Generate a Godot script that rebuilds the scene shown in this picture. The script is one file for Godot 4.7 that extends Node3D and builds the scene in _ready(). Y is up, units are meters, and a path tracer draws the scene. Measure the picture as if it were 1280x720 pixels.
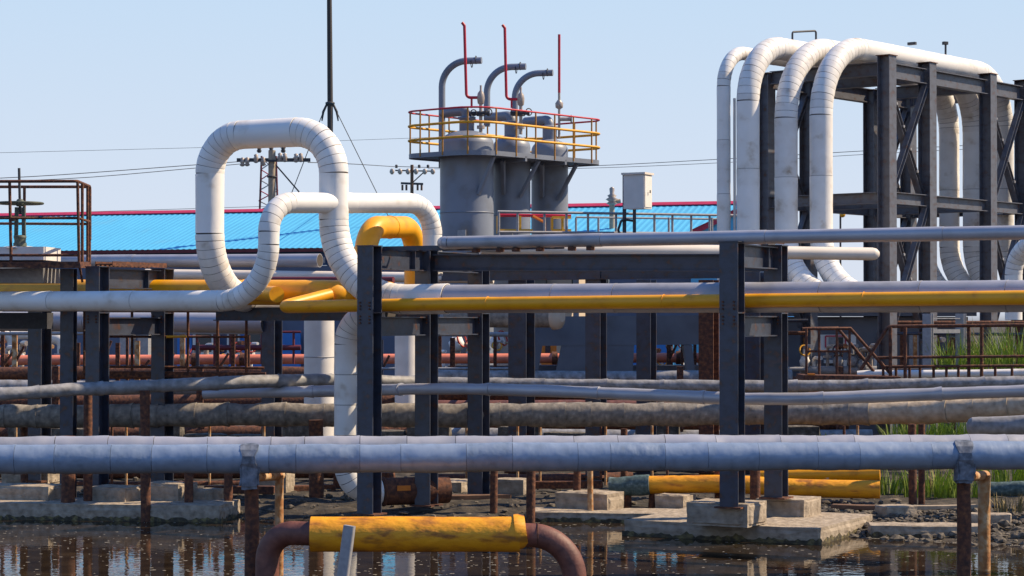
extends Node3D
# Gas plant beside a dark pond. Positions are surveyed from the camera: at(px, py, metres) is the point
# seen at that pixel of a 1280 x 720 picture at that true distance. Water lies at y = 0.

const FOCAL := 2700.0
const CAM_H := 2.85
const HORIZON := 400.0
const RACK_TURN := 27.0     # the pipe rack comes nearer towards the right
var mats := {}
var taken := {}
var whites := []
var silvers := []
var greys := []
var rng := RandomNumberGenerator.new()
var bump := FastNoiseLite.new()
var cam_basis: Basis
var along: Vector3           # along the rack, to the right and nearer
var away: Vector3            # across the rack, away from the camera

# ---------------------------------------------------------------- helpers
func at(px: float, py: float, d: float) -> Vector3:
	var r: Vector3 = cam_basis * Vector3((px - 640.0) / FOCAL, (360.0 - py) / FOCAL, -1.0)
	return Vector3(0, CAM_H, 0) + r * (d / -r.z)

func rk(px: float, off := 0.0) -> float:
	return (29.0 + off) / (1.0 + 0.51 * (px - 640.0) / FOCAL)

func numbered(called: String) -> String:
	if not taken.has(called):
		taken[called] = 0
		return called
	taken[called] += 1
	return "%s_%03d" % [called, taken[called]]

func tag(o: Node, label: String, category: String, group := "", kind := "") -> void:
	if label: o.set_meta("label", label)
	if category: o.set_meta("category", category)
	if group: o.set_meta("group", group)
	if kind: o.set_meta("kind", kind)

func thing(called: String, label: String, category: String, where: Vector3, group := "") -> Node3D:
	var o := Node3D.new()
	o.name = numbered(called)
	add_child(o)
	o.position = where
	tag(o, label, category, group)
	return o

# a mesh whose vertices are world positions, as a child of parent (or on its own)
func part(parent: Node, called: String, mesh: Mesh, m: Material) -> MeshInstance3D:
	var o := MeshInstance3D.new()
	o.mesh = mesh
	o.material_override = m
	if parent == self:
		o.name = numbered(called)
		add_child(o)
	else:
		o.name = called
		parent.add_child(o, true)
		var off := Vector3.ZERO
		var n: Node = parent
		while n is Node3D and n != self:
			off += (n as Node3D).position
			n = n.get_parent()
		o.position = -off
	return o

func solo(called: String, mesh: Mesh, m: Material, label: String, category: String, group := "") -> MeshInstance3D:
	var o := part(self, called, mesh, m)
	tag(o, label, category, group)
	return o

func setting(called: String, mesh: Mesh, m: Material, label := "") -> MeshInstance3D:
	var o := part(self, called, mesh, m)
	o.set_meta("kind", "structure")
	if label: o.set_meta("label", label)
	return o

# ---------------------------------------------------------------- meshes
func commit(v: PackedVector3Array, n: PackedVector3Array, idx: PackedInt32Array) -> ArrayMesh:
	var a := []
	a.resize(Mesh.ARRAY_MAX)
	a[Mesh.ARRAY_VERTEX] = v
	a[Mesh.ARRAY_NORMAL] = n
	a[Mesh.ARRAY_INDEX] = idx
	var m := ArrayMesh.new()
	m.add_surface_from_arrays(Mesh.PRIMITIVE_TRIANGLES, a)
	return m

class Build:
	var v := PackedVector3Array()
	var n := PackedVector3Array()
	var i := PackedInt32Array()
	func tri(a: Vector3, b: Vector3, c: Vector3, want: Vector3) -> void:
		var k := v.size()
		var nn := (c - a).cross(b - a)
		if nn.dot(want) < 0.0:
			v.append_array([a, c, b]); nn = -nn
		else:
			v.append_array([a, b, c])
		nn = nn.normalized()
		n.append_array([nn, nn, nn])
		i.append_array([k, k + 1, k + 2])
	func quad(a: Vector3, b: Vector3, c: Vector3, d: Vector3, want: Vector3) -> void:
		tri(a, b, c, want); tri(a, c, d, want)

func done(b: Build) -> ArrayMesh:
	return commit(b.v, b.n, b.i)

# sweeps a round section along points; rads holds one radius or one per point; wob roughens the skin
func tube_into(b: Build, pts: PackedVector3Array, rads: Array, sides := 14, cap_a := true, cap_b := true, wob := 0.0, t_in := Vector3.ZERO, t_out := Vector3.ZERO) -> void:
	var np := pts.size()
	var t0 := (pts[1] - pts[0]).normalized()
	var u := t0.cross(Vector3.UP)
	if u.length() < 0.05: u = t0.cross(Vector3.RIGHT)
	u = u.normalized()
	var base := b.v.size()
	var ring := []
	var tangents := []
	for k in np:
		var t: Vector3
		if k == 0: t = pts[1] - pts[0]
		elif k == np - 1: t = pts[k] - pts[k - 1]
		else: t = (pts[k] - pts[k - 1]).normalized() + (pts[k + 1] - pts[k]).normalized()
		if k == 0 and t_in != Vector3.ZERO: t = t_in
		if k == np - 1 and t_out != Vector3.ZERO: t = t_out
		t = t.normalized()
		u = (u - t * u.dot(t)).normalized()
		var w := t.cross(u)
		var r: float = rads[mini(k, rads.size() - 1)]
		var row := PackedVector3Array()
		for j in sides:
			var an := TAU * j / sides
			var dir := u * cos(an) + w * sin(an)
			var rr := r
			if wob > 0.0:
				var q := pts[k] + dir * r
				rr += wob * (bump.get_noise_3d(q.x * 6.0, q.y * 6.0, q.z * 6.0) * 1.2 + 0.5 * bump.get_noise_3d(q.x * 21.0, q.y * 21.0, q.z * 21.0))
			row.append(pts[k] + dir * rr)
		ring.append(row)
		tangents.append(t)
	for k in np:
		for j in sides:
			var d1: Vector3 = ring[mini(k + 1, np - 1)][j] - ring[maxi(k - 1, 0)][j]
			var d2: Vector3 = ring[k][(j + 1) % sides] - ring[k][(j + sides - 1) % sides]
			var nn := d2.cross(d1)
			if nn.dot(ring[k][j] - pts[k]) < 0.0: nn = -nn
			b.v.append(ring[k][j]); b.n.append(nn.normalized())
	for k in np - 1:
		for j in sides:
			var a := base + k * sides + j
			var c := base + k * sides + (j + 1) % sides
			b.i.append_array([a, a + sides, c, c, a + sides, c + sides])
	for e in 2:
		if (e == 0 and not cap_a) or (e == 1 and not cap_b): continue
		var kk := 0 if e == 0 else np - 1
		var want: Vector3 = -tangents[0] if e == 0 else tangents[np - 1]
		for j in sides:
			b.tri(pts[kk], ring[kk][j], ring[kk][(j + 1) % sides], want)

func tube(pts: PackedVector3Array, rads: Array, sides := 14, cap_a := true, cap_b := true, wob := 0.0) -> ArrayMesh:
	var b := Build.new()
	tube_into(b, pts, rads, sides, cap_a, cap_b, wob)
	return done(b)

func rod(a: Vector3, c: Vector3, r: float, sides := 8) -> ArrayMesh:
	return tube(PackedVector3Array([a, c]), [r], sides)

# control points [[point, bend radius], ...] to straight and bent runs
func runs(ctrl: Array, step_deg := 9.0) -> Array:
	var out := []
	var last: Vector3 = ctrl[0][0]
	for k in range(1, ctrl.size()):
		var p: Vector3 = ctrl[k][0]
		if k == ctrl.size() - 1 or ctrl[k][1] <= 0.0:
			out.append({"bend": false, "pts": PackedVector3Array([last, p])})
			last = p
			continue
		var d1 := (p - last).normalized()
		var d2: Vector3 = (ctrl[k + 1][0] - p).normalized()
		var ang := d1.angle_to(d2)
		var r: float = ctrl[k][1]
		var cut := r * tan(ang / 2.0)
		var a := p - d1 * cut
		var c := p + d2 * cut
		var centre := a + (d2 - d1 * d1.dot(d2)).normalized() * r
		if (a - last).length() > 0.002: out.append({"bend": false, "pts": PackedVector3Array([last, a])})
		var steps := maxi(3, int(ceil(rad_to_deg(ang) / step_deg)))
		var axis := d1.cross(d2).normalized()
		var arc := PackedVector3Array()
		for s in steps + 1:
			arc.append(centre + (a - centre).rotated(axis, ang * s / steps))
		out.append({"bend": true, "pts": arc, "angle": ang, "radius": r})
		last = c
	return out

func smooth_path(ctrl: Array, step_deg := 9.0) -> PackedVector3Array:
	var pts := PackedVector3Array()
	for r in runs(ctrl, step_deg):
		for p in r.pts:
			if pts.size() == 0 or pts[pts.size() - 1].distance_to(p) > 0.001: pts.append(p)
	return pts

func pipe_mesh(ctrl: Array, r: float, sides := 16) -> ArrayMesh:
	return tube(smooth_path(ctrl), [r], sides)

# an insulated pipe: a core with jacket sections on the straights and mitred gores round the bends, joints open by a few millimetres
func lagged(root: Node, ctrl: Array, r: float, skin, core: Material, sec := 1.0, gore := 0.12, sides := 22, gap := 0.009, wob := 0.0) -> void:
	var all := PackedVector3Array()
	var k := 0
	for run in runs(ctrl):
		var pts: PackedVector3Array = run.pts
		for p in pts:
			if all.size() == 0 or all[all.size() - 1].distance_to(p) > 0.001: all.append(p)
		if run.bend:
			var n := maxi(4, int(round(run.angle * run.radius / gore)))
			var curve := Curve3D.new()
			curve.bake_interval = 0.01
			for p in smooth_arc(pts): curve.add_point(p)
			var total := curve.get_baked_length()
			for g in n:
				var l0 := total * g / n + gap * 0.5
				var l1 := total * (g + 1) / n - gap * 0.5
				var a := curve.sample_baked(l0)
				var c := curve.sample_baked(l1)
				var ta := curve.sample_baked(minf(l0 + 0.03, total)) - curve.sample_baked(maxf(l0 - 0.03, 0.0))
				var tc := curve.sample_baked(minf(l1 + 0.03, total)) - curve.sample_baked(maxf(l1 - 0.03, 0.0))
				var rr := r * (1.0 + 0.006 * (k % 2)) + rng.randf_range(-0.0015, 0.0015)
				var gb := Build.new()
				tube_into(gb, PackedVector3Array([a, (a + c) / 2.0, c]), [rr, rr + 0.003, rr], sides, true, true, 0.0, ta, tc)
				part(root, "elbow_gore", done(gb), pick(skin))
				k += 1
		else:
			var a := pts[0]
			var c := pts[pts.size() - 1]
			var len := a.distance_to(c)
			var n := maxi(1, int(round(len / sec)))
			var cuts := []
			for g in n + 1: cuts.append(clampf((g + (rng.randf_range(-0.28, 0.28) if g > 0 and g < n and wob > 0.0 else 0.0)) / n, 0, 1))
			for g in n:
				var p := a.lerp(c, cuts[g])
				var q := a.lerp(c, cuts[g + 1])
				var dir := (q - p).normalized()
				p += dir * gap * 0.5
				q -= dir * gap * 0.5
				var seg := PackedVector3Array()
				var rads := []
				var steps := 2 if wob == 0.0 else maxi(3, int(p.distance_to(q) / 0.05))
				for s in steps + 1:
					seg.append(p.lerp(q, float(s) / steps))
					rads.append(r + (0.004 if s == steps else 0.0))
				part(root, "jacket_section", tube(seg, rads, sides, true, true, wob), pick(skin))
				k += 1
	part(root, "insulation_core", tube(all, [r - 0.007 - wob * 2.2], sides), core)

func pick(skin) -> Material:
	return skin[rng.randi() % skin.size()] if skin is Array else skin

func smooth_arc(pts: PackedVector3Array) -> PackedVector3Array:
	var out := PackedVector3Array()
	for k in pts.size() - 1:
		for s in 3: out.append(pts[k].lerp(pts[k + 1], s / 3.0))
	out.append(pts[pts.size() - 1])
	return out

# extrudes a flat outline from a to c; the outline's x lies along xdir
func prism_into(b: Build, poly: PackedVector2Array, a: Vector3, c: Vector3, xdir: Vector3) -> void:
	var t := (c - a).normalized()
	var x := (xdir - t * xdir.dot(t)).normalized()
	var y := t.cross(x)
	var n := poly.size()
	var mid := Vector2.ZERO
	for p in poly: mid += p / n
	var area := 0.0
	for k in n: area += poly[k].cross(poly[(k + 1) % n])
	for k in n:
		var p := poly[k]
		var q := poly[(k + 1) % n]
		var e := q - p
		var out := Vector2(e.y, -e.x) * signf(area)
		b.quad(a + x * p.x + y * p.y, a + x * q.x + y * q.y, c + x * q.x + y * q.y, c + x * p.x + y * p.y, x * out.x + y * out.y)
	var tr := Geometry2D.triangulate_polygon(poly)
	for k in range(0, tr.size(), 3):
		for e in 2:
			var o := a if e == 0 else c
			b.tri(o + x * poly[tr[k]].x + y * poly[tr[k]].y, o + x * poly[tr[k + 1]].x + y * poly[tr[k + 1]].y, o + x * poly[tr[k + 2]].x + y * poly[tr[k + 2]].y, -t if e == 0 else t)

func prism(poly: PackedVector2Array, a: Vector3, c: Vector3, xdir: Vector3) -> ArrayMesh:
	var b := Build.new()
	prism_into(b, poly, a, c, xdir)
	return done(b)

# I section: flanges of width w lie across xdir, the web is h deep across it
func i_section(w: float, h: float, tf := 0.016, tw := 0.012) -> PackedVector2Array:
	var a := w / 2.0
	var e := h / 2.0
	var g := tw / 2.0
	return PackedVector2Array([Vector2(-a, -e), Vector2(a, -e), Vector2(a, -e + tf), Vector2(g, -e + tf), Vector2(g, e - tf), Vector2(a, e - tf), Vector2(a, e), Vector2(-a, e), Vector2(-a, e - tf), Vector2(-g, e - tf), Vector2(-g, -e + tf), Vector2(-a, -e + tf)])

func rect(w: float, h: float, ch := 0.0) -> PackedVector2Array:
	var a := w / 2.0
	var e := h / 2.0
	if ch <= 0.0: return PackedVector2Array([Vector2(-a, -e), Vector2(a, -e), Vector2(a, e), Vector2(-a, e)])
	return PackedVector2Array([Vector2(-a + ch, -e), Vector2(a - ch, -e), Vector2(a, -e + ch), Vector2(a, e - ch), Vector2(a - ch, e), Vector2(-a + ch, e), Vector2(-a, e - ch), Vector2(-a, -e + ch)])

func i_beam(a: Vector3, c: Vector3, w: float, h: float, side: Vector3) -> ArrayMesh:
	return prism(i_section(w, h), a, c, side)

func bar(a: Vector3, c: Vector3, w: float, h: float, side: Vector3) -> ArrayMesh:
	return prism(rect(w, h), a, c, side)

func box(centre: Vector3, size: Vector3, yaw := 0.0, ch := 0.0) -> ArrayMesh:
	var x := Vector3.RIGHT.rotated(Vector3.UP, deg_to_rad(yaw))
	return prism(rect(size.x, size.z, ch), centre - Vector3.UP * size.y / 2.0, centre + Vector3.UP * size.y / 2.0, x)

# cast or broken concrete: a box with chipped, uneven faces
func rough_box(centre: Vector3, size: Vector3, yaw: float, amp: float, cells := 10) -> ArrayMesh:
	var b := Build.new()
	var bs := Basis(Vector3.UP, deg_to_rad(yaw))
	var f := func(p: Vector3) -> Vector3:
		var q: Vector3 = centre + bs * (p * size)
		var edge := 0.0
		var near := [0.5 - absf(p.x), 0.5 - absf(p.y), 0.5 - absf(p.z)]
		near.sort()
		if near[1] < 0.08: edge = 1.0
		var nn := bump.get_noise_3d(q.x * 9.0, q.y * 9.0, q.z * 9.0)
		var n2 := bump.get_noise_3d(q.x * 30.0 + 40.0, q.y * 30.0, q.z * 30.0)
		return q + (q - centre).normalized() * amp * (nn + 0.5 * n2 - edge * (0.9 + 1.5 * maxf(nn, 0.0)))
	for ax in 3:
		for s in [-0.5, 0.5]:
			for i in cells:
				for j in cells:
					var c := []
					for o in [[0, 0], [1, 0], [1, 1], [0, 1]]:
						var p := Vector3.ZERO
						p[ax] = s
						p[(ax + 1) % 3] = float(i + o[0]) / cells - 0.5
						p[(ax + 2) % 3] = float(j + o[1]) / cells - 0.5
						c.append(f.call(p))
					var w := Vector3.ZERO
					w[ax] = s
					b.quad(c[0], c[1], c[2], c[3], bs * w)
	return done(b)

func lathe(profile: Array, foot: Vector3, sides := 28) -> ArrayMesh:   # profile [[radius, height], ...]
	var pts := PackedVector3Array()
	var rads := []
	for p in profile:
		pts.append(foot + Vector3.UP * p[1])
		rads.append(maxf(p[0], 0.001))
	return tube(pts, rads, sides)

func ring_mesh(centre: Vector3, normal: Vector3, r: float, thick: float, sides := 28) -> ArrayMesh:
	var u := normal.cross(Vector3.RIGHT if absf(normal.x) < 0.8 else Vector3.UP).normalized()
	var w := normal.cross(u).normalized()
	var pts := PackedVector3Array()
	for k in sides + 1:
		var an := TAU * k / sides
		pts.append(centre + (u * cos(an) + w * sin(an)) * r)
	return tube(pts, [thick], 8, false, false)

# ---------------------------------------------------------------- materials
func srgb(r: float, g: float, b: float) -> Color:
	return Color(r, g, b).linear_to_srgb()

func tex(stops: Array, freq: float, sd: int, octaves := 5, size := 512, kind := FastNoiseLite.TYPE_SIMPLEX_SMOOTH) -> NoiseTexture2D:
	var n := FastNoiseLite.new()
	n.noise_type = kind
	n.seed = sd
	n.frequency = freq
	n.fractal_octaves = octaves
	var g := Gradient.new()
	g.offsets = PackedFloat32Array(stops.map(func(s): return s[0]))
	g.colors = PackedColorArray(stops.map(func(s): return srgb(s[1], s[2], s[3])))
	var t := NoiseTexture2D.new()
	t.width = size
	t.height = size
	t.seamless = true
	t.noise = n
	t.color_ramp = g
	return t

func relief(freq: float, sd: int, strength: float, octaves := 4, size := 512) -> NoiseTexture2D:
	var n := FastNoiseLite.new()
	n.seed = sd
	n.frequency = freq
	n.fractal_octaves = octaves
	var t := NoiseTexture2D.new()
	t.width = size
	t.height = size
	t.seamless = true
	t.noise = n
	t.as_normal_map = true
	t.bump_strength = strength
	return t

func mat(called: String, stops: Array, freq: float, scale: float, rough: float, metal := 0.0, normal: Texture2D = null, nscale := 0.4) -> StandardMaterial3D:
	var m := StandardMaterial3D.new()
	if stops.size() == 1:
		m.albedo_color = srgb(stops[0][1], stops[0][2], stops[0][3])
	else:
		m.albedo_texture = tex(stops, freq, called.hash() % 1000)
	m.uv1_triplanar = true
	m.uv1_world_triplanar = true
	m.uv1_scale = Vector3.ONE * scale
	m.roughness = rough
	m.metallic = metal
	if normal:
		m.normal_enabled = true
		m.normal_texture = normal
		m.normal_scale = nscale
	mats[called] = m
	return m

func make_materials() -> void:
	var fine := relief(0.03, 5, 6.0)
	var dent := relief(0.008, 9, 8.0)
	mat("white", [[0.0, 0.40, 0.30, 0.22], [0.13, 0.58, 0.52, 0.45], [0.3, 0.74, 0.71, 0.67], [1.0, 0.82, 0.81, 0.79]], 0.006, 0.55, 0.5, 0.0, dent, 0.16)
	mat("white_second", [[0.0, 0.36, 0.27, 0.20], [0.15, 0.54, 0.49, 0.43], [0.33, 0.70, 0.67, 0.64], [1.0, 0.78, 0.77, 0.76]], 0.008, 0.6, 0.55, 0.0, dent, 0.2)
	mat("white_third", [[0.0, 0.42, 0.33, 0.25], [0.13, 0.62, 0.57, 0.51], [0.28, 0.77, 0.75, 0.72], [1.0, 0.84, 0.83, 0.82]], 0.005, 0.5, 0.45, 0.0, dent, 0.16)
	whites = [mats.white, mats.white_second, mats.white_third]
	mat("jacket_grey", [[0.0, 0.30, 0.30, 0.32], [0.4, 0.40, 0.40, 0.44], [1.0, 0.47, 0.47, 0.51]], 0.006, 0.5, 0.42, 0.25, dent, 0.12)
	mat("grey_second", [[0.0, 0.25, 0.25, 0.26], [0.4, 0.36, 0.36, 0.39], [1.0, 0.43, 0.43, 0.47]], 0.007, 0.6, 0.48, 0.2, dent, 0.2)
	greys = [mats.jacket_grey, mats.jacket_grey, mats.grey_second]
	mat("silver", [[0.0, 0.15, 0.20, 0.28], [0.35, 0.215, 0.285, 0.40], [1.0, 0.28, 0.35, 0.47]], 0.01, 0.8, 0.42, 0.15, dent, 0.35)
	mat("silver_second", [[0.0, 0.12, 0.16, 0.22], [0.35, 0.19, 0.255, 0.36], [1.0, 0.25, 0.31, 0.42]], 0.012, 0.9, 0.5, 0.15, dent, 0.5)
	mat("silver_third", [[0.0, 0.18, 0.22, 0.29], [0.3, 0.25, 0.32, 0.43], [1.0, 0.32, 0.39, 0.50]], 0.008, 0.7, 0.36, 0.2, dent, 0.4)
	silvers = [mats.silver, mats.silver, mats.silver_second, mats.silver_third]
	mat("strap", [[0.0, 0.05, 0.06, 0.075], [0.45, 0.12, 0.14, 0.18], [1.0, 0.26, 0.29, 0.35]], 0.015, 1.2, 0.6, 0.1, dent, 0.6)
	mat("old_wrap", [[0.0, 0.05, 0.05, 0.05], [0.25, 0.17, 0.165, 0.165], [0.55, 0.25, 0.25, 0.26], [1.0, 0.42, 0.42, 0.44]], 0.012, 0.9, 0.65, 0.1, dent, 0.5)
	mat("brown_wrap", [[0.0, 0.07, 0.06, 0.05], [0.2, 0.15, 0.135, 0.118], [0.5, 0.225, 0.20, 0.172], [0.8, 0.32, 0.285, 0.24], [1.0, 0.50, 0.45, 0.39]], 0.014, 1.0, 0.85, 0.0, dent, 0.6)
	mat("seam", [[0.0, 0.06, 0.05, 0.045]], 0.0, 1.0, 0.9)
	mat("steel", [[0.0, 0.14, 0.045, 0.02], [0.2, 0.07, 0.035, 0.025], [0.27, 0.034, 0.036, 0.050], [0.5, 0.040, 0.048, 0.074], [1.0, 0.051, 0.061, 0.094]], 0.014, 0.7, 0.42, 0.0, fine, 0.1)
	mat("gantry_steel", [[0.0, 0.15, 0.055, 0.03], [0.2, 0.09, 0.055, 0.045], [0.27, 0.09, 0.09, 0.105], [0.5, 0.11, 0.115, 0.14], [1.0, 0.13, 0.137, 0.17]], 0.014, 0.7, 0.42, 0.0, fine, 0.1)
	mat("tower_grey", [[0.0, 0.15, 0.125, 0.11], [0.2, 0.15, 0.16, 0.19], [0.45, 0.185, 0.21, 0.265], [1.0, 0.21, 0.24, 0.305]], 0.005, 0.3, 0.45, 0.0, dent, 0.06)
	mat("rust", [[0.0, 0.03, 0.016, 0.013], [0.4, 0.085, 0.032, 0.020], [0.65, 0.15, 0.055, 0.026], [1.0, 0.30, 0.12, 0.04]], 0.02, 1.2, 0.85, 0.0, fine, 0.5)
	mat("rust_pale", [[0.0, 0.22, 0.08, 0.025], [0.45, 0.40, 0.19, 0.07], [0.7, 0.50, 0.36, 0.22], [1.0, 0.55, 0.45, 0.33]], 0.012, 1.0, 0.8, 0.0, fine, 0.4)
	mat("brown_pipe", [[0.0, 0.07, 0.025, 0.022], [0.5, 0.15, 0.055, 0.042], [1.0, 0.22, 0.085, 0.06]], 0.012, 1.0, 0.6, 0.0, fine, 0.3)
	mat("yellow", [[0.0, 0.46, 0.18, 0.01], [0.22, 0.74, 0.31, 0.008], [0.4, 0.82, 0.365, 0.006], [1.0, 0.86, 0.40, 0.008]], 0.008, 0.6, 0.45, 0.0, dent, 0.08)
	mat("yellow_worn", [[0.0, 0.14, 0.05, 0.014], [0.2, 0.34, 0.12, 0.012], [0.33, 0.62, 0.24, 0.010], [0.5, 0.78, 0.33, 0.008], [1.0, 0.85, 0.38, 0.01]], 0.012, 1.0, 0.6, 0.0, fine, 0.4)
	mats.yellow_worn.uv1_scale = Vector3(0.35, 1.1, 1.1)
	mat("salmon", [[0.0, 0.60, 0.16, 0.09], [1.0, 0.82, 0.27, 0.17]], 0.01, 0.6, 0.6)
	mat("cream", [[0.0, 0.62, 0.54, 0.46], [1.0, 0.78, 0.71, 0.63]], 0.006, 0.5, 0.6)
	mat("cyan_sheet", [[0.0, 0.12, 0.40, 0.60], [0.3, 0.085, 0.42, 0.68], [1.0, 0.095, 0.46, 0.74]], 0.008, 0.1, 0.55)
	mat("blue_sheet", [[0.0, 0.008, 0.13, 0.42], [1.0, 0.012, 0.20, 0.60]], 0.006, 0.2, 0.5)
	mat("dark_blue_sheet", [[0.0, 0.012, 0.05, 0.14], [1.0, 0.016, 0.075, 0.20]], 0.006, 0.2, 0.5)
	mat("red_trim", [[0.0, 0.42, 0.02, 0.06], [1.0, 0.55, 0.035, 0.09]], 0.01, 0.3, 0.5)
	mat("dark_red", [[0.0, 0.10, 0.012, 0.02], [1.0, 0.16, 0.02, 0.03]], 0.01, 0.5, 0.6)
	mat("vent_red", [[0.0, 0.42, 0.008, 0.025], [1.0, 0.55, 0.012, 0.04]], 0.01, 0.8, 0.45)
	mat("rail_yellow", [[0.0, 0.60, 0.27, 0.01], [1.0, 0.78, 0.40, 0.012]], 0.02, 1.0, 0.5)
	mat("rail_post", [[0.0, 0.30, 0.13, 0.02], [1.0, 0.46, 0.23, 0.03]], 0.02, 1.0, 0.6)
	mat("rail_grey", [[0.0, 0.22, 0.22, 0.24], [1.0, 0.36, 0.36, 0.38]], 0.02, 1.0, 0.5)
	mat("concrete", [[0.0, 0.13, 0.10, 0.07], [0.3, 0.25, 0.203, 0.155], [0.65, 0.36, 0.30, 0.235], [1.0, 0.46, 0.39, 0.31]], 0.015, 0.8, 0.95, 0.0, fine, 0.7)
	mat("wet_concrete", [[0.0, 0.02, 0.018, 0.012], [0.45, 0.06, 0.05, 0.032], [0.7, 0.16, 0.13, 0.05], [1.0, 0.28, 0.24, 0.13]], 0.02, 0.9, 0.8, 0.0, fine, 0.7)
	mat("soil", [[0.0, 0.012, 0.010, 0.009], [0.45, 0.030, 0.025, 0.020], [0.75, 0.065, 0.052, 0.040], [1.0, 0.16, 0.13, 0.10]], 0.012, 0.5, 0.97, 0.0, fine, 0.9)
	mat("stone", [[0.0, 0.035, 0.03, 0.026], [0.5, 0.10, 0.085, 0.068], [0.8, 0.22, 0.185, 0.145], [1.0, 0.40, 0.34, 0.27]], 0.02, 1.3, 0.95)
	mat("teal_wrap", [[0.0, 0.025, 0.045, 0.05], [0.5, 0.055, 0.10, 0.11], [0.8, 0.13, 0.19, 0.20], [1.0, 0.5, 0.55, 0.55]], 0.02, 1.2, 0.8, 0.0, dent, 0.6)
	mat("pole_tan", [[0.0, 0.28, 0.22, 0.16], [1.0, 0.46, 0.38, 0.29]], 0.02, 0.6, 0.9)
	mat("pole_brown", [[0.0, 0.10, 0.055, 0.035], [1.0, 0.20, 0.11, 0.07]], 0.02, 0.6, 0.9)
	mat("ceramic", [[0.0, 0.30, 0.24, 0.20], [1.0, 0.45, 0.40, 0.37]], 0.02, 1.0, 0.3)
	mat("dark_iron", [[0.0, 0.03, 0.03, 0.035], [1.0, 0.055, 0.055, 0.062]], 0.02, 1.0, 0.6)
	mat("wire", [[0.0, 0.05, 0.05, 0.055]], 0.0, 1.0, 0.6)
	mat("mast_black", [[0.0, 0.03, 0.026, 0.026], [1.0, 0.06, 0.045, 0.04]], 0.02, 0.7, 0.7)
	mat("valve_green", [[0.0, 0.035, 0.045, 0.035], [0.6, 0.07, 0.085, 0.065], [1.0, 0.13, 0.13, 0.10]], 0.03, 1.5, 0.6)
	mat("cabinet", [[0.0, 0.60, 0.57, 0.54], [1.0, 0.74, 0.71, 0.68]], 0.01, 0.5, 0.5)
	mat("beige", [[0.0, 0.45, 0.36, 0.27], [1.0, 0.58, 0.48, 0.37]], 0.01, 0.3, 0.9)
	mat("dark_wall", [[0.0, 0.09, 0.088, 0.10], [0.5, 0.115, 0.12, 0.145], [1.0, 0.14, 0.145, 0.175]], 0.006, 0.3, 0.7)
	mat("old_concrete", [[0.0, 0.04, 0.034, 0.028], [0.5, 0.09, 0.078, 0.064], [0.8, 0.15, 0.13, 0.105], [1.0, 0.24, 0.21, 0.17]], 0.015, 0.8, 0.9, 0.0, fine, 0.7)
	mat("slate_wall", [[0.0, 0.07, 0.09, 0.15], [1.0, 0.10, 0.13, 0.21]], 0.006, 0.3, 0.6)
	mat("tan_wrap", [[0.0, 0.20, 0.14, 0.09], [0.35, 0.36, 0.28, 0.195], [0.7, 0.48, 0.39, 0.285], [1.0, 0.58, 0.49, 0.37]], 0.012, 1.0, 0.85, 0.0, dent, 0.6)
	mat("orange_paint", [[0.0, 0.55, 0.14, 0.01], [1.0, 0.75, 0.22, 0.012]], 0.02, 1.0, 0.5)
	mat("handwheel_red", [[0.0, 0.35, 0.03, 0.02], [1.0, 0.5, 0.05, 0.03]], 0.02, 1.0, 0.5)
	mat("window_dark", [[0.0, 0.03, 0.04, 0.05]], 0.0, 1.0, 0.15)
	mat("grass_blade", [[0.0, 0.10, 0.16, 0.02], [0.6, 0.20, 0.28, 0.035], [1.0, 0.38, 0.38, 0.08]], 0.03, 1.5, 0.7)
	mats.grass_blade.backlight_enabled = true
	mats.grass_blade.backlight = srgb(0.25, 0.34, 0.04)
	mat("grass_dry", [[0.0, 0.14, 0.10, 0.04], [1.0, 0.34, 0.27, 0.12]], 0.03, 1.5, 0.8)
	mat("debris", [[0.0, 0.22, 0.20, 0.17], [1.0, 0.5, 0.47, 0.42]], 0.05, 1.0, 0.9)
	var water := mat("water", [[0.0, 0.018, 0.012, 0.008], [0.6, 0.034, 0.023, 0.014], [1.0, 0.055, 0.038, 0.022]], 0.006, 0.15, 0.03, 0.0, relief(0.018, 21, 3.0, 3), 0.055)
	water.metallic_specular = 0.28
	water.uv1_scale = Vector3.ONE * 0.5

# ---------------------------------------------------------------- setting
func shore(px: float) -> float:      # how far away the water's edge lies
	var xs = [-400.0, 0.0, 300.0, 520.0, 640.0, 880.0, 1000.0, 1080.0, 1180.0, 1280.0, 1700.0]
	var ds = [31.6, 31.4, 31.2, 30.9, 31.0, 30.8, 29.6, 28.4, 27.8, 27.4, 27.2]
	for k in xs.size() - 1:
		if px <= xs[k + 1]:
			return lerpf(ds[k], ds[k + 1], clampf((px - xs[k]) / (xs[k + 1] - xs[k]), 0, 1))
	return ds[ds.size() - 1]

func ground_height(x: float, d: float) -> float:
	var px = 640.0 + FOCAL * x / d
	var s = d - shore(clampf(px, -400, 1700)) + 0.5 * bump.get_noise_2d(x * 5.0, d * 5.0)
	if d < 20.0: s = -8.0
	var h = clampf(s * 0.10, -0.9, 0.14)
	if h > 0.0: h += 0.05 * bump.get_noise_2d(x * 14.0, d * 14.0) + 0.03 * bump.get_noise_2d(x * 45.0, d * 45.0)
	return h

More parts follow.
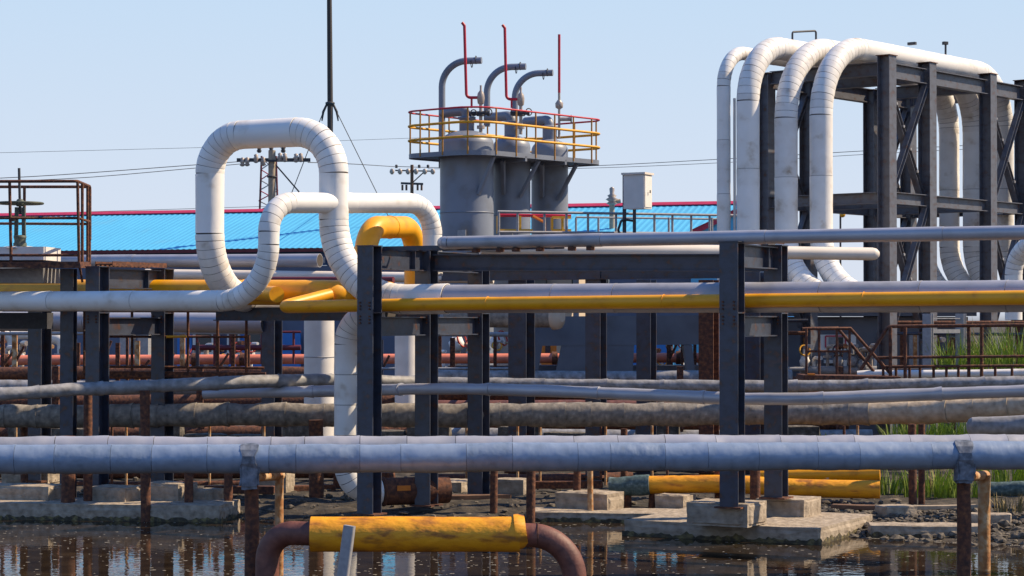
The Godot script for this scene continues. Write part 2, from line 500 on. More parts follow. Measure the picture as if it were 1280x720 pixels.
func build_setting() -> void:
	var xs = [-900.0, -300.0, -120.0, -60.0, -30.0, -18.0]
	for k in 113: xs.append(-14.0 + 0.25 * k)
	xs.append_array([18.0, 30.0, 60.0, 120.0, 300.0, 900.0])
	var ds = [-60.0, -10.0, 10.0, 20.0, 24.0]
	for k in 80: ds.append(25.0 + 0.2 * k)
	ds.append_array([42.0, 44.0, 47.0, 51.0, 56.0, 62.0, 70.0, 80.0, 95.0, 120.0, 170.0, 300.0, 700.0, 1600.0])
	var v = PackedVector3Array()
	for d in ds:
		for x in xs:
			v.append(Vector3(x, ground_height(x, maxf(d, 1.0)), -d))
	var b = Build.new()
	var w: int = xs.size()
	for i in ds.size() - 1:
		for j in w - 1:
			b.quad(v[i * w + j], v[i * w + j + 1], v[(i + 1) * w + j + 1], v[(i + 1) * w + j], Vector3.UP)
	setting("ground", done(b), mats.soil, "dark oily soil bank and yard behind the pond")
	var wb = Build.new()
	wb.quad(Vector3(-200, 0, 60), Vector3(200, 0, 60), Vector3(200, 0, -44), Vector3(-200, 0, -44), Vector3.UP)
	setting("water", done(wb), mats.water, "still dark pond water in front of the pipes")

# ---------------------------------------------------------------- front pipes
func front_pipes() -> void:
	var fd = func(px: float) -> float: return 23.7 / (1.0 - 0.06 * (px - 640.0) / FOCAL)
	var t = thing("insulated_pipe", "thick silver insulated pipe crossing the whole foreground, the nearer of two", "pipe", at(640, 574, fd.call(640)), "foreground pipe pair")
	var line = []
	var line2 = []
	for k in 9:
		var px = -120.0 + 190.0 * k
		line.append([at(px, lerpf(574.5, 569.5, k / 8.0) + rng.randf_range(-0.9, 0.9), fd.call(px)), 0.0])
		line2.append([at(px, lerpf(563.5, 559.0, k / 8.0) + rng.randf_range(-0.9, 0.9), fd.call(px) + 0.5), 0.0])
	lagged(t, line, 0.157, silvers, mats.seam, 0.5, 0.1, 26, 0.004, 0.010)
	var t2 = thing("insulated_pipe", "silver insulated pipe just showing above and behind the nearest foreground pipe", "pipe", at(640, 563, fd.call(640) + 0.5), "foreground pipe pair")
	lagged(t2, line2, 0.15, greys, mats.seam, 0.5, 0.1, 22, 0.006, 0.012)
	for s in [[313.0, 349.0, "left", "rusty twin-post pipe support standing in the water left of the orange sleeve"], [1203.0, 1230.0, "right", "rusty twin-post pipe support standing in the water at the right edge"]]:
		var d: float = fd.call(s[0])
		var foot = at(s[0], 715, d)
		foot.y = -0.5
		var u = thing("pipe_support", s[3], "pipe support", Vector3(foot.x, 0, foot.z), "foreground pipe supports")
		var dd = d + 0.05
		var a = at(s[0] + 1, 592, dd)
		part(u, "post", tube(PackedVector3Array([Vector3(a.x, -0.5, a.z), Vector3(a.x + 0.01, a.y * 0.5, a.z), a]), [0.075, 0.078, 0.075], 14, true, true, 0.006), mats.rust)
		var c = at(s[1], 594, dd + 0.6)
		part(u, "post", tube(PackedVector3Array([Vector3(c.x, -0.5, c.z), Vector3(c.x, c.y * 0.5, c.z), c]), [0.048 if s[0] < 640 else 0.07], 14, true, true, 0.003), mats.rust_pale)
		part(u, "crosspiece", rod(at(s[0] + 4, 596, dd - 0.15), at(s[1] + 2, 594, dd + 0.75), 0.055, 12), mats.rust_pale)
		# lead strap folded over the pipe and down the post
		var st = PackedVector3Array()
		var mid = at(s[0], 574.5 if s[0] < 640 else 570.0, d)
		for k in 13:
			var an = deg_to_rad(-60.0 + 300.0 * k / 12.0)
			st.append(mid + Vector3(0, sin(an), cos(an)) * 0.168)
		var sb = Build.new()
		for k in 12:
			var o1 = (st[k] - mid).normalized() * 0.012
			var o2 = (st[k + 1] - mid).normalized() * 0.012
			var x1 = Vector3(0.085 + 0.02 * sin(k * 1.7), 0, 0)
			var x2 = Vector3(0.085 + 0.02 * sin((k + 1) * 1.7), 0, 0)
			sb.quad(st[k] - x1 + o1, st[k] + x1 + o1, st[k + 1] + x2 + o2, st[k + 1] - x2 + o2, o1)
			sb.quad(st[k] - x1, st[k] + x1, st[k + 1] + x2, st[k + 1] - x2, -o1)
			sb.quad(st[k] - x1, st[k] - x1 + o1, st[k + 1] - x2 + o2, st[k + 1] - x2, Vector3.LEFT)
			sb.quad(st[k] + x1, st[k] + x1 + o1, st[k + 1] + x2 + o2, st[k + 1] + x2, Vector3.RIGHT)
		part(u, "strap", done(sb), mats.strap)
		part(u, "saddle", rough_box(mid + Vector3(0.0, -0.15, 0.09), Vector3(0.2, 0.30, 0.13), 8.0, 0.03, 9), mats.strap)
	# orange sleeve over a brown U-bend in the water
	var d2 = 22.9
	var y0 = at(640, 668, d2).y
	var px = func(p: float) -> float: return (p - 640.0) / FOCAL * d2
	var z = -d2
	var q = thing("pond_pipe", "brown pipe bent down into the pond under an orange painted sleeve", "pipe", Vector3(px.call(520), 0, z))
	part(q, "bent_pipe", tube(smooth_path([[Vector3(px.call(330), -0.7, z - 0.25), 0], [Vector3(px.call(332), y0, z - 0.25), 0.30], [Vector3(px.call(420), y0 - 0.005, z - 0.02), 0.6], [Vector3(px.call(718), y0 - 0.01, z), 0.46], [Vector3(px.call(718), -0.7, z), 0]], 6.0), [0.128], 24), mats.brown_pipe)
	var sl = PackedVector3Array()
	var sr = []
	for k in 25:
		sl.append(Vector3(lerpf(px.call(389), px.call(650), k / 24.0), y0, z - 0.02 + 0.02 * k / 24.0))
		sr.append(0.187)
	part(q, "orange_sleeve", tube(sl, sr, 28, true, true, 0.004), mats.yellow_worn)
	part(q, "torn_sleeve_lip", tube(PackedVector3Array([Vector3(px.call(644), y0 + 0.02, z), Vector3(px.call(650), y0 + 0.025, z), Vector3(px.call(658), y0 + 0.035, z)]), [0.187, 0.184, 0.155], 22, true, true, 0.02), mats.yellow_worn)
	part(q, "weld_bead", ring_mesh(Vector3(px.call(672), y0 - 0.006, z), Vector3.RIGHT, 0.129, 0.005), mats.rust)
	# grey stake
	var sd = 22.2
	var sa = at(437, 657, sd)
	var sf = Vector3(at(424, 720, sd).x - 0.04, -0.4, -sd)
	solo("wooden_stake", prism(rect(0.115, 0.07, 0.008), sf, sa, Vector3(1, 0, 0.3)), mats.rail_grey, "short grey leaning stake in the water before the orange sleeve", "stake")

# ---------------------------------------------------------------- rack
func column_at(root: Node, px: float, d: float, top_py: float, foot_y: float, w := 0.25, called := "column", m: Material = null) -> Vector3:
	var top = at(px, top_py, d)
	var foot = Vector3(top.x, foot_y, top.z)
	var face = along
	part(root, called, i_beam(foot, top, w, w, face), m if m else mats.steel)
	return top

func rack_frames() -> void:
	# frames of the near rack: [front column px, top row, foot height, label, number of columns]
	var spec = [
		[122.0, 334.0, 0.1, "steel pipe rack frame at left behind the long white pipe", 2],
		[462.0, 308.0, 0.15, "dark steel pipe rack frame beside the orange pipe loop", 3],
		[915.0, 303.0, 0.46, "dark steel pipe rack frame standing on concrete plinths right of centre", 2]]
	for s in spec:
		var px: float = s[0]
		var d = rk(px)
		var f = at(px, s[1], d)
		var root = thing("pipe_rack_frame", s[3], "pipe rack", Vector3(f.x, s[2], f.z), "near pipe rack frames")
		var n: int = s[4]
		var step = 1.62
		for k in n:
			var p = f + away * (step * k)
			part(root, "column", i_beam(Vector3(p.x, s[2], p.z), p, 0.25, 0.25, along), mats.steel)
			part(root, "cap_plate", box(p + Vector3(0, 0.007, 0), Vector3(0.27, 0.012, 0.27), -RACK_TURN), mats.steel)
			part(root, "base_plate", box(Vector3(p.x, s[2] + 0.01, p.z), Vector3(0.36, 0.02, 0.36), -RACK_TURN), mats.rust)
			for q in 6:
				var bp = Vector3(p.x, at(px, 391, d).y + (0.05 + 0.045 * (q / 2)) * (1 if q % 2 else -1), p.z) - away * 0.125
				for o in [-0.075, 0.075]: part(root, "bolt", rod(bp + along * o, bp + along * o - away * 0.018, 0.014, 6), mats.rust)
			part(root, "splice_plate", box(Vector3(p.x, at(px, 391, d).y, p.z), Vector3(0.256, 0.018, 0.256), -RACK_TURN), mats.steel)
		for k in n - 1:
			var p = f + away * (step * k + 0.13)
			var q = f + away * (step * (k + 1) - 0.13)
			var dn = Vector3(0, -0.165, 0)
			part(root, "cross_beam", i_beam(p + dn, q + dn, 0.16, 0.30, along), mats.steel)
			var dl = Vector3(0, at(px, 408, d).y - f.y, 0)
			part(root, "cross_beam", i_beam(p + dl, q + dl, 0.15, 0.27, along), mats.steel)
			part(root, "stiffener", box((p + q) / 2.0 + dn + away * 0.35, Vector3(0.15, 0.26, 0.012), -RACK_TURN), mats.steel)
	# grating strips on the top cross beams
	for s in [[122.0, 334.0, "rusty grating strip on the left rack frame"], [915.0, 303.0, "rusty grating strip on the rack frame right of centre"]]:
		var f = at(s[0], s[1], rk(s[0]))
		var g = thing("grating_strip", s[2], "grating", f + away * 0.8)
		for k in 13:
			var p = f + away * (0.18 + 0.105 * k) + Vector3(0, 0.05, 0)
			part(g, "cross_bar", bar(p - along * 0.16, p + along * 0.16, 0.014, 0.035, Vector3.UP), mats.rust)
		for o in [-0.16, 0.16]:
			part(g, "side_bar", bar(f + away * 0.15 + along * o + Vector3(0, 0.055, 0), f + away * 1.5 + along * o + Vector3(0, 0.055, 0), 0.07, 0.01, Vector3.UP), mats.rust)
	# long beams between frames
	var a = at(462, 308, rk(462)) + away * 1.62
	var c = at(915, 303, rk(915)) + away * 1.62
	solo("steel_beam", i_beam(a + Vector3(0, -0.19, 0) + along * 0.14, c + Vector3(0, -0.22, 0) - along * 0.14, 0.16, 0.24, away), mats.steel, "long dark steel beam under the thin grey upper pipe", "beam")
	var a2 = at(462, 392, rk(462)) + away * 1.62
	solo("steel_beam", i_beam(a2 + along * -3.7, a2 - along * 0.14, 0.15, 0.2, away), mats.steel, "dark steel beam under the yellow pipes left of centre", "beam")
	# cable tray with rungs over the left frame beam: throws the striped light
	var tr = thing("cable_tray", "ladder cable tray lying along the rack above the grey main pipe", "cable tray", a)
	for o in [0.18, 0.62]:
		part(tr, "side_rail", bar(at(470, 313, rk(470)) + away * o + Vector3(0, 0.03, 0), at(470, 313, rk(470)) + away * o + along * 2.6 + Vector3(0, 0.03, 0), 0.06, 0.012, Vector3.UP), mats.steel)
	for k in 12:
		var p = at(470, 313, rk(470)) + along * (0.12 + k * 0.21) + Vector3(0, 0.02, 0)
		part(tr, "rung", bar(p + away * 0.19, p + away * 0.61, 0.05, 0.02, along), mats.steel)

func rack_pipes() -> void:
	# white loop W1 running on as the grey main pipe
	var main = func(px: float, py: float) -> Vector3: return at(px, py, rk(px, 0.75))
	var t = thing("insulated_pipe", "tall white insulated pipe loop with ringed elbows, running on right as grey main pipe", "pipe", main.call(417, 374), "white insulated pipes")
	var p_r: Vector3 = main.call(417, 375)
	var p_l: Vector3 = main.call(262, 375)
	var top_y = at(417, 163, rk(417, 0.75)).y
	var lb = p_l
	lb.y = at(262, 372, rk(262, 0.75)).y
	var ctrl = [[lb + away * 3.4, 0.0], [lb, 0.95], [Vector3(p_l.x, top_y, p_l.z), 0.56], [Vector3(p_r.x, top_y, p_r.z), 0.62], [p_r, 1.15], [main.call(560, 373.6), 0.0]]
	lagged(t, ctrl, 0.212, whites, mats.seam, 1.15, 0.105, 28, 0.007)
	var t1 = thing("insulated_pipe", "long grey insulated main pipe behind the yellow line across the rack", "pipe", main.call(900, 372), "grey insulated pipes")
	lagged(t1, [[main.call(560, 373.6), 0.0], [main.call(1420, 369.5), 0.0]], 0.2, greys, mats.seam, 1.3, 0.12, 26, 0.006, 0.003)
	# white pipe W2
	var w = thing("insulated_pipe", "slim white insulated pipe from the left edge, stepping up through the tall loop", "pipe", at(336, 376, 30.0), "white insulated pipes")
	var d1 = rk(336, -0.7)
	lagged(w, [[at(-130, 377, rk(-130, -0.7)), 0.0], [at(336, 376, d1), 0.78], [at(336, 253.5, d1), 0.42], [at(540, 254, 32.6), 0.46], [at(541, 345, 32.6), 0.0]], 0.147, whites, mats.seam, 1.35, 0.1, 24, 0.006)
	# white riser W3 in the middle going down to the rusty stub
	var v = thing("insulated_pipe", "white vertical insulated riser dropping from the rack to the ground beside the front column", "pipe", at(433, 620, 31.2), "white insulated pipes")
	var vt = at(433, 395, 31.2)
	var vb = at(433, 616, 31.2)
	var sdir = Vector3(0.93, 0, -0.36).normalized()
	lagged(v, [[vt + along * 0.75 + Vector3(0, 0.02, 0), 0.0], [vt, 0.42], [vb, 0.4], [vb + sdir * 0.52, 0.0]], 0.176, whites, mats.seam, 0.42, 0.11, 22, 0.008)
	var rs = thing("rusty_pipe_stub", "rusty brown pipe stub on the bank between the two front columns", "pipe", vb + along * 0.6)
	part(rs, "stub", tube(PackedVector3Array([vb + sdir * 0.53, vb + sdir * 0.9, vb + sdir * 1.55]), [0.2], 24, true, true, 0.006), mats.rust)
	part(rs, "collar", ring_mesh(vb + sdir * 0.56, sdir, 0.2, 0.018), mats.rust)
	part(rs, "paint_mark", bar(vb + sdir * 0.72 + Vector3(0.06, 0.06, 0.2), vb + sdir * 0.92 + Vector3(0.06, 0.06, 0.2), 0.075, 0.012, Vector3.UP), mats.orange_paint)
	# yellow main line A, the orange arch, and the thin yellow line B
	var ya = thing("yellow_pipe", "wide yellow pipe behind the slim white pipe at the left", "pipe", at(300, 365, rk(300, 1.6)), "yellow pipes")
	part(ya, "pipe_run", pipe_mesh([[at(-130, 363.5, rk(-130, 1.6)), 0], [at(418, 366, rk(418, 1.6)), 0.34], [at(418, 366, rk(418, 1.6)) + away * 1.6, 0]], 0.19, 24), mats.yellow)
	for k in [95.0, 306.0]:
		part(ya, "weld_ring", ring_mesh(at(k, 364.2 + k * 0.004, rk(k, 1.6)), along, 0.191, 0.006), mats.yellow)
	part(ya, "branch", rod(at(318, 366, rk(318, 1.5)), at(346, 368, rk(346, 0.9)), 0.12, 18), mats.yellow)
	var arch = thing("yellow_pipe", "orange arched expansion loop rising behind the front rack column", "pipe", at(458, 360, 32.4), "yellow pipes")
	part(arch, "loop", tube(smooth_path([[at(457, 380, 32.2), 0], [at(457, 284, 32.2), 0.46], [at(519, 284, 33.9), 0.42], [at(519, 380, 33.9), 0]], 6.0), [0.172], 26), mats.yellow)
	part(arch, "weld_ring", ring_mesh(at(487, 284, 33.0), (at(519, 284, 33.9) - at(457, 284, 32.2)).normalized(), 0.173, 0.007), mats.yellow)
	var yb = thing("yellow_pipe", "thin yellow pipe running along the front of the grey main pipe", "pipe", at(900, 376, rk(900, 0.5)), "yellow pipes")
	part(yb, "pipe_run", pipe_mesh([[at(412, 368, rk(412, 1.5)), 0], [at(350, 384, rk(350, 0.46)), 0.13], [at(560, 380, rk(560, 0.46)), 0.0], [at(1420, 370.5, rk(1420, 0.46)), 0]], 0.09, 18), mats.yellow)
	for k in [610.0, 830.0, 1080.0]:
		part(yb, "weld_ring", ring_mesh(at(k, 379.5 - (k - 560) * 0.011, rk(k, 0.46)), along, 0.091, 0.004), mats.yellow)
	# upper thin grey pipe
	var up = thing("insulated_pipe", "thin grey pipe lying on top of the rack from centre to right edge", "pipe", at(900, 297, rk(900, 0.15)), "grey insulated pipes")
	var u0 = at(549, 303.5, rk(549, 0.15))
	lagged(up, [[u0 + away * 1.8, 0.0], [u0, 0.16], [at(1420, 288, rk(1420, 0.15)), 0.0]], 0.087, greys, mats.seam, 2.6, 0.09, 20, 0.004)
	for k in [595.0, 625.0, 645.0, 675.0, 715.0, 738.0]:
		var s = at(k, 304 - (k - 549) * 0.02, rk(k, 0.15)) + Vector3(0, -0.11, 0)
		part(up, "shoe", box(s, Vector3(0.07, 0.05, 0.12), -RACK_TURN), mats.rust)
	# cream pipes
	solo("cream_pipe", tube(PackedVector3Array([at(600, 310, 31.6), at(1090, 317.5, 33.2), at(1095, 317.6, 33.22), at(1098, 317.7, 33.23)]), [0.1, 0.1, 0.085, 0.05], 18), mats.cream, "cream pipe with a domed end below the thin upper pipe", "pipe")
	solo("cream_pipe", rod(at(182, 342.5, 38.5), at(617, 348, 37.5), 0.09, 16), mats.cream, "cream pipe behind the tall white loop at mid height", "pipe")
	var gp = thing("insulated_pipe", "grey pipe behind the tall white loop, below the blue roof's eave", "pipe", at(260, 326, 39.0), "grey insulated pipes")
	lagged(gp, [[at(60, 326.5, 40.2), 0.0], [at(400, 325.5, 38.0), 0.0]], 0.118, greys, mats.seam, 1.8, 0.1, 18, 0.005)
	solo("rusty_pipe", rod(at(330, 350, 37.3), at(492, 350, 36.4), 0.055, 12), mats.dark_red, "dark red thin pipe under the cream pipe left of centre", "pipe")
	# big shaded pipe below the white pipe on the left
	var bg = thing("insulated_pipe", "fat grey insulated pipe in the shade behind the left railing", "pipe", at(200, 404, 37.0), "grey insulated pipes")
	lagged(bg, [[at(-100, 401, 38.5), 0.0], [at(332, 404, 36.0), 0.0]], 0.17, greys, mats.seam, 1.6, 0.1, 20, 0.006)

# ---------------------------------------------------------------- low pipes over the bank
func wavy(ctrl: Array, step := 0.1) -> PackedVector3Array:
	var c = Curve3D.new()
	for k in ctrl.size():
		var p: Vector3 = ctrl[k]
		var tan_: Vector3 = (ctrl[mini(k + 1, ctrl.size() - 1)] - ctrl[maxi(k - 1, 0)]) / 6.0
		c.add_point(p, -tan_, tan_)
	c.bake_interval = step / 2.0
	var out = PackedVector3Array()
	var n = int(c.get_baked_length() / step)
	for k in n + 1: out.append(c.sample_baked(c.get_baked_length() * k / n, true))
	return out

func wrapped(root: Node, pts: PackedVector3Array, r: float, m: Material, per: int, wob: float, sides := 22) -> void:
	var k = 0
	while k < pts.size() - 1:
		var e = mini(k + per + rng.randi_range(-1, 1), pts.size() - 1)
		var seg = pts.slice(k, e + 1)
		if seg.size() >= 2:
			var rr = r * rng.randf_range(0.97, 1.03)
			var rads = []
			for q in seg.size(): rads.append(rr + (0.012 if q == seg.size() - 1 else 0.0))
			part(root, "lagging_wrap", tube(seg, rads, sides, true, true, wob), m)
		k = e

func low_pipes() -> void:
	var t = thing("wrapped_pipe", "grey sagging wrapped pipe passing between front and rear rack columns", "pipe", at(700, 490, 29.0), "low wrapped pipes")
	wrapped(t, wavy([at(255, 492, 32.2), at(350, 490, 31.9), at(440, 488.5, 31.6), at(560, 486, 30.2), at(720, 490, 29.4), at(900, 497.5, 28.55), at(1000, 498.5, 28.1), at(1120, 494.5, 27.9), at(1300, 488, 27.6), at(1420, 484, 27.4)]), 0.082, mats.jacket_grey, 16, 0.007, 18)
	var t1 = thing("wrapped_pipe", "weathered grey wrapped pipe slanting up to the white riser at left", "pipe", at(200, 483, 30.5), "low wrapped pipes")
	wrapped(t1, wavy([at(-110, 494, 29.6), at(0, 492.5, 29.9), at(90, 487, 30.3), at(200, 482.5, 30.9), at(320, 477, 31.6), at(416, 475, 32.6), at(520, 477, 33.6)]), 0.092, mats.old_wrap, 9, 0.012, 20)
	var t2 = thing("wrapped_pipe", "weathered dark grey wrapped pipe behind the rear rack columns at right", "pipe", at(900, 481, 34.0), "low wrapped pipes")
	wrapped(t2, wavy([at(470, 478, 34.6), at(640, 480, 34.6), at(800, 482, 34.4), at(1000, 482.5, 34.2), at(1200, 479, 33.9), at(1420, 476, 33.6)]), 0.095, mats.old_wrap, 10, 0.012, 20)
	var t3 = thing("wrapped_pipe", "thick brown lagged pipe with torn wrapping low across the whole scene", "pipe", at(640, 520, 33.5), "low wrapped pipes")
	var bp = wavy([at(-130, 521, 33.6), at(100, 520, 33.6), at(300, 518.5, 33.4), at(560, 519, 33.2), at(800, 518, 33.0), at(1000, 516.5, 32.8), at(1130, 516, 32.4), at(1200, 513.5, 32.0), at(1300, 507, 31.5), at(1420, 501, 31.0)])
	var cut = 0
	while cut < bp.size() - 2 and 640.0 + FOCAL * bp[cut].x / -bp[cut].z < 1080.0: cut += 1
	wrapped(t3, bp.slice(0, cut + 1), 0.178, mats.brown_wrap, 5, 0.022, 24)
	wrapped(t3, bp.slice(cut), 0.172, mats.tan_wrap, 5, 0.02, 24)
	var t4 = thing("wrapped_pipe", "grey wrapped pipe with rounded end low at the right edge", "pipe", at(1250, 533, 30.0), "low wrapped pipes")
	var e4 = wavy([at(1216, 534, 30.0), at(1280, 532, 29.8), at(1420, 530, 29.4)])
	wrapped(t4, e4, 0.14, mats.old_wrap, 8, 0.016, 20)
	part(t4, "end_cap", tube(PackedVector3Array([e4[0], e4[0] + (e4[0] - e4[1]).normalized() * 0.05, e4[0] + (e4[0] - e4[1]).normalized() * 0.085]), [0.14, 0.115, 0.05], 20, true, true, 0.008), mats.old_wrap)
	# white wrapped length seen under the railing
	solo("white_pipe", tube(wavy([at(1072, 469, 37.5), at(1100, 467.5, 37.4), at(1150, 468, 37.2), at(1420, 465, 36.5)]), [0.075], 16, true, true, 0.006), mats.white, "white pipe lying under the rusty stair railing at right", "pipe")
	# yellow pipes on the right bank
	var y1 = thing("yellow_pipe", "yellow pipe on low stands with a tattered teal wrapped end, right of centre", "pipe", at(900, 608, 33.0), "yellow bank pipes")
	var p0 = at(762, 608, 31.8)
	var p1 = at(812, 606, 31.7)
	part(y1, "teal_wrapping", tube(wavy([p0, p0.lerp(p1, 0.5), p1], 0.06), [0.15], 20, true, true, 0.03), mats.teal_wrap)
	part(y1, "pipe_run", tube(wavy([at(800, 606.5, 31.75), at(905, 605, 31.6), at(1000, 610, 31.5), at(1100, 612, 31.3)]), [0.132], 22), mats.yellow_worn)
	for k in [785.0, 815.0]:
		var f = at(k, 616, 31.75)
		part(y1, "stand", tube(PackedVector3Array([Vector3(f.x, -0.05, f.z), f]), [0.06, 0.05], 9, true, true, 0.02), mats.rust)
	var y2 = thing("yellow_pipe", "orange yellow pipe with a white worn patch behind the front bank pipe", "pipe", at(1000, 594, 35.0), "yellow bank pipes")
	part(y2, "pipe_run", rod(at(940, 595, 33.0), at(1100, 592, 32.6), 0.105, 20), mats.yellow)
	part(y2, "white_wrap", tube(wavy([at(1026, 593.6, 32.8), at(1046, 593.2, 32.75)], 0.05), [0.113], 18, true, true, 0.015), mats.white)
	part(y2, "stand", bar(at(975, 598, 32.9) - Vector3(0, 0.5, 0), at(975, 598, 32.9), 0.1, 0.1, along), mats.rust)
	# concrete and teal lengths at the far right
	solo("teal_pipe", tube(wavy([at(1236, 612, 30.6), at(1300, 610, 30.4), at(1420, 606, 30.0)]), [0.1], 16, true, true, 0.02), mats.teal_wrap, "teal wrapped pipe on the bank at the right edge", "pipe")
	# far salmon pipe
	var sp = thing("salmon_pipe", "salmon red pipe low in the yard behind the rack, crossing left to centre", "pipe", at(400, 450, 49.0))
	part(sp, "pipe_run", rod(at(-60, 450.5, 49.0), at(905, 447, 49.0), 0.112, 16), mats.salmon)
	for k in [4.0, 240.0, 300.0, 690.0, 845.0]:
		part(sp, "flange", rod(at(k, 450.5 - k * 0.004, 49.0), at(k + 7, 450.5 - k * 0.004, 49.0), 0.15, 16), mats.rust)
	for k in [49.0, 180.0, 275.0, 430.0, 549.0, 700.0, 849.0]:
		var f = at(k, 456, 49.1)
		part(sp, "stand", bar(Vector3(f.x, 0.2, f.z), f, 0.12, 0.12, Vector3.RIGHT), mats.rust)

# ---------------------------------------------------------------- supports, concrete, bank
func bank() -> void:
	# rusty posts carrying the low pipes: px, top py, distance, radius, pale?, foot height, words
	var posts = [
		[30.0, 528.0, 34.0, 0.06, 0, "thin rusty post at the left edge under the brown lagged pipe"],
		[86.0, 545.0, 31.0, 0.10, 0, "thick dark rusty post in the water left of the concrete blocks"],
		[110.0, 492.0, 31.2, 0.065, 0, "dark rusty post just right of the thickest left post"],
		[181.0, 488.0, 30.6, 0.07, 1, "rusty post in the water before the striped concrete block"],
		[236.0, 556.0, 31.0, 0.065, 0, "dark rusty post before the brown concrete block at left"],
		[285.0, 556.0, 31.3, 0.06, 0, "dark rusty post left of the twin foreground posts"],
		[618.0, 556.0, 31.5, 0.055, 0, "dark rusty post right of the rear rack column"],
		[664.0, 556.0, 30.4, 0.062, 1, "bright rust orange post behind the brown elbow"],
		[722.0, 556.0, 31.5, 0.055, 0, "thin dark post before the central concrete block"],
		[737.0, 556.0, 30.8, 0.042, 1, "thin pinkish rusty post right of the brown elbow"],
		[897.0, 546.0, 31.8, 0.055, 1, "rusty post hugging the left of the plinth column"],
		[944.0, 546.0, 31.0, 0.075, 0, "rusty post between the two plinth columns"],
		[1140.0, 530.0, 31.4, 0.06, 0, "rusty leaning post on the rubble bank at right"],
		[1152.0, 530.0, 31.8, 0.05, 0, "second thin rusty post on the rubble bank at right"],
		[395.0, 525.0, 33.0, 0.11, 0, "dark rusty post behind the white riser's foot"],
		[780.0, 536.0, 34.6, 0.055, 1, "orange rust post behind the central concrete block"]]
	for p in posts:
		var top = at(p[0], p[1], p[2])
		var foot = Vector3(top.x + rng.randf_range(-0.02, 0.02), minf(ground_height(top.x, p[2]) - 0.1, -0.1), top.z)
		solo("rusty_post", tube(PackedVector3Array([foot, foot.lerp(top, 0.35), foot.lerp(top, 0.7), top]), [p[3], p[3] * 1.02, p[3], p[3]], 12, true, true, p[3] * 0.08), mats.rust_pale if p[4] == 1 and p[3] < 0.05 else mats.rust, p[5], "post", "rusty pipe posts")
	# thin rods and bracing seen beneath the brown pipe
	var rods = [[140.0, "at the left, behind the concrete blocks"], [583.0, "first right of the rear rack column"], [592.0, "second right of the rear rack column"], [602.0, "third right of the rear rack column"], [647.0, "left of the bright orange post"], [675.0, "right of the bright orange post"], [751.0, "left of a close pair near the centre"], [757.0, "right of a close pair near the centre"], [815.0, "above the teal wrapped pipe end"], [834.0, "above the yellow bank pipe's left part"], [20.0, "leftmost, beside the left edge"], [158.0, "between the two middle left posts"], [205.0, "above the brown block on the left slab"], [262.0, "above the small block on the left slab"], [330.0, "between the left support's two posts"], [1055.0, "left of two behind the rear plinth"], [1072.0, "right of two behind the rear plinth"]]
	for k in rods.size():
		var px: float = rods[k][0]
		var top = at(px, 532, 35.4)
		var ft = Vector3(top.x, 0.15, top.z)
		solo("steel_rod", rod(ft, top, 0.022, 8), mats.rust_pale if k % 3 else mats.rust, "thin rusty rod under the brown lagged pipe, " + rods[k][1], "rod", "thin rods below the brown lagged pipe")
	# concrete: centre px, top py, bottom py, width px, distance, depth, yaw, material, label, name
	var blocks = [
		[128.0, 630.0, 652.0, 318.0, 30.7, 1.1, -8.0, "long concrete footing slab along the left water's edge", "concrete_slab"],
		[10.0, 607.0, 632.0, 130.0, 31.5, 0.6, -16.0, "grey concrete block at the left edge on the footing slab", "concrete_block"],
		[140.0, 609.0, 632.0, 62.0, 31.2, 0.55, -24.0, "concrete block striped by shadow on the left slab", "concrete_block"],
		[208.0, 604.0, 630.0, 60.0, 31.3, 0.5, -27.0, "brown concrete block with a sunlit side on the left slab", "concrete_block"],
		[256.0, 612.0, 630.0, 28.0, 31.4, 0.45, -27.0, "small concrete block at the right end of the left slab", "concrete_block"],
		[950.0, 656.0, 690.0, 262.0, 27.9, 2.3, -27.0, "low concrete foundation slab standing in the pond under the plinths", "concrete_slab"],
		[912.0, 629.0, 659.0, 84.0, 27.55, 0.72, -27.0, "front concrete plinth under the right rack frame", "concrete_plinth"],
		[990.0, 624.0, 650.0, 66.0, 29.05, 0.72, -27.0, "rear concrete plinth under the right rack frame", "concrete_plinth"],
		[770.0, 641.0, 656.0, 220.0, 30.4, 0.9, -8.0, "dark concrete footing strip at the water's edge in the centre", "concrete_slab"],
		[738.0, 616.0, 642.0, 74.0, 31.0, 0.6, -27.0, "brown concrete block behind the thin posts in the centre", "concrete_block"],
		[846.0, 619.0, 641.0, 40.0, 31.2, 0.5, -27.0, "pale concrete block below the yellow bank pipe", "concrete_block"],
		[1165.0, 657.0, 672.0, 150.0, 28.2, 0.5, -6.0, "half sunken concrete kerb at the right water's edge", "concrete_slab"],
		[40.0, 584.0, 606.0, 70.0, 35.0, 0.8, -20.0, "shaded concrete block further back at left", "concrete_block"],
		[560.0, 602.0, 622.0, 60.0, 34.0, 0.8, -20.0, "low shaded concrete block behind the rusty stub", "concrete_block"]]
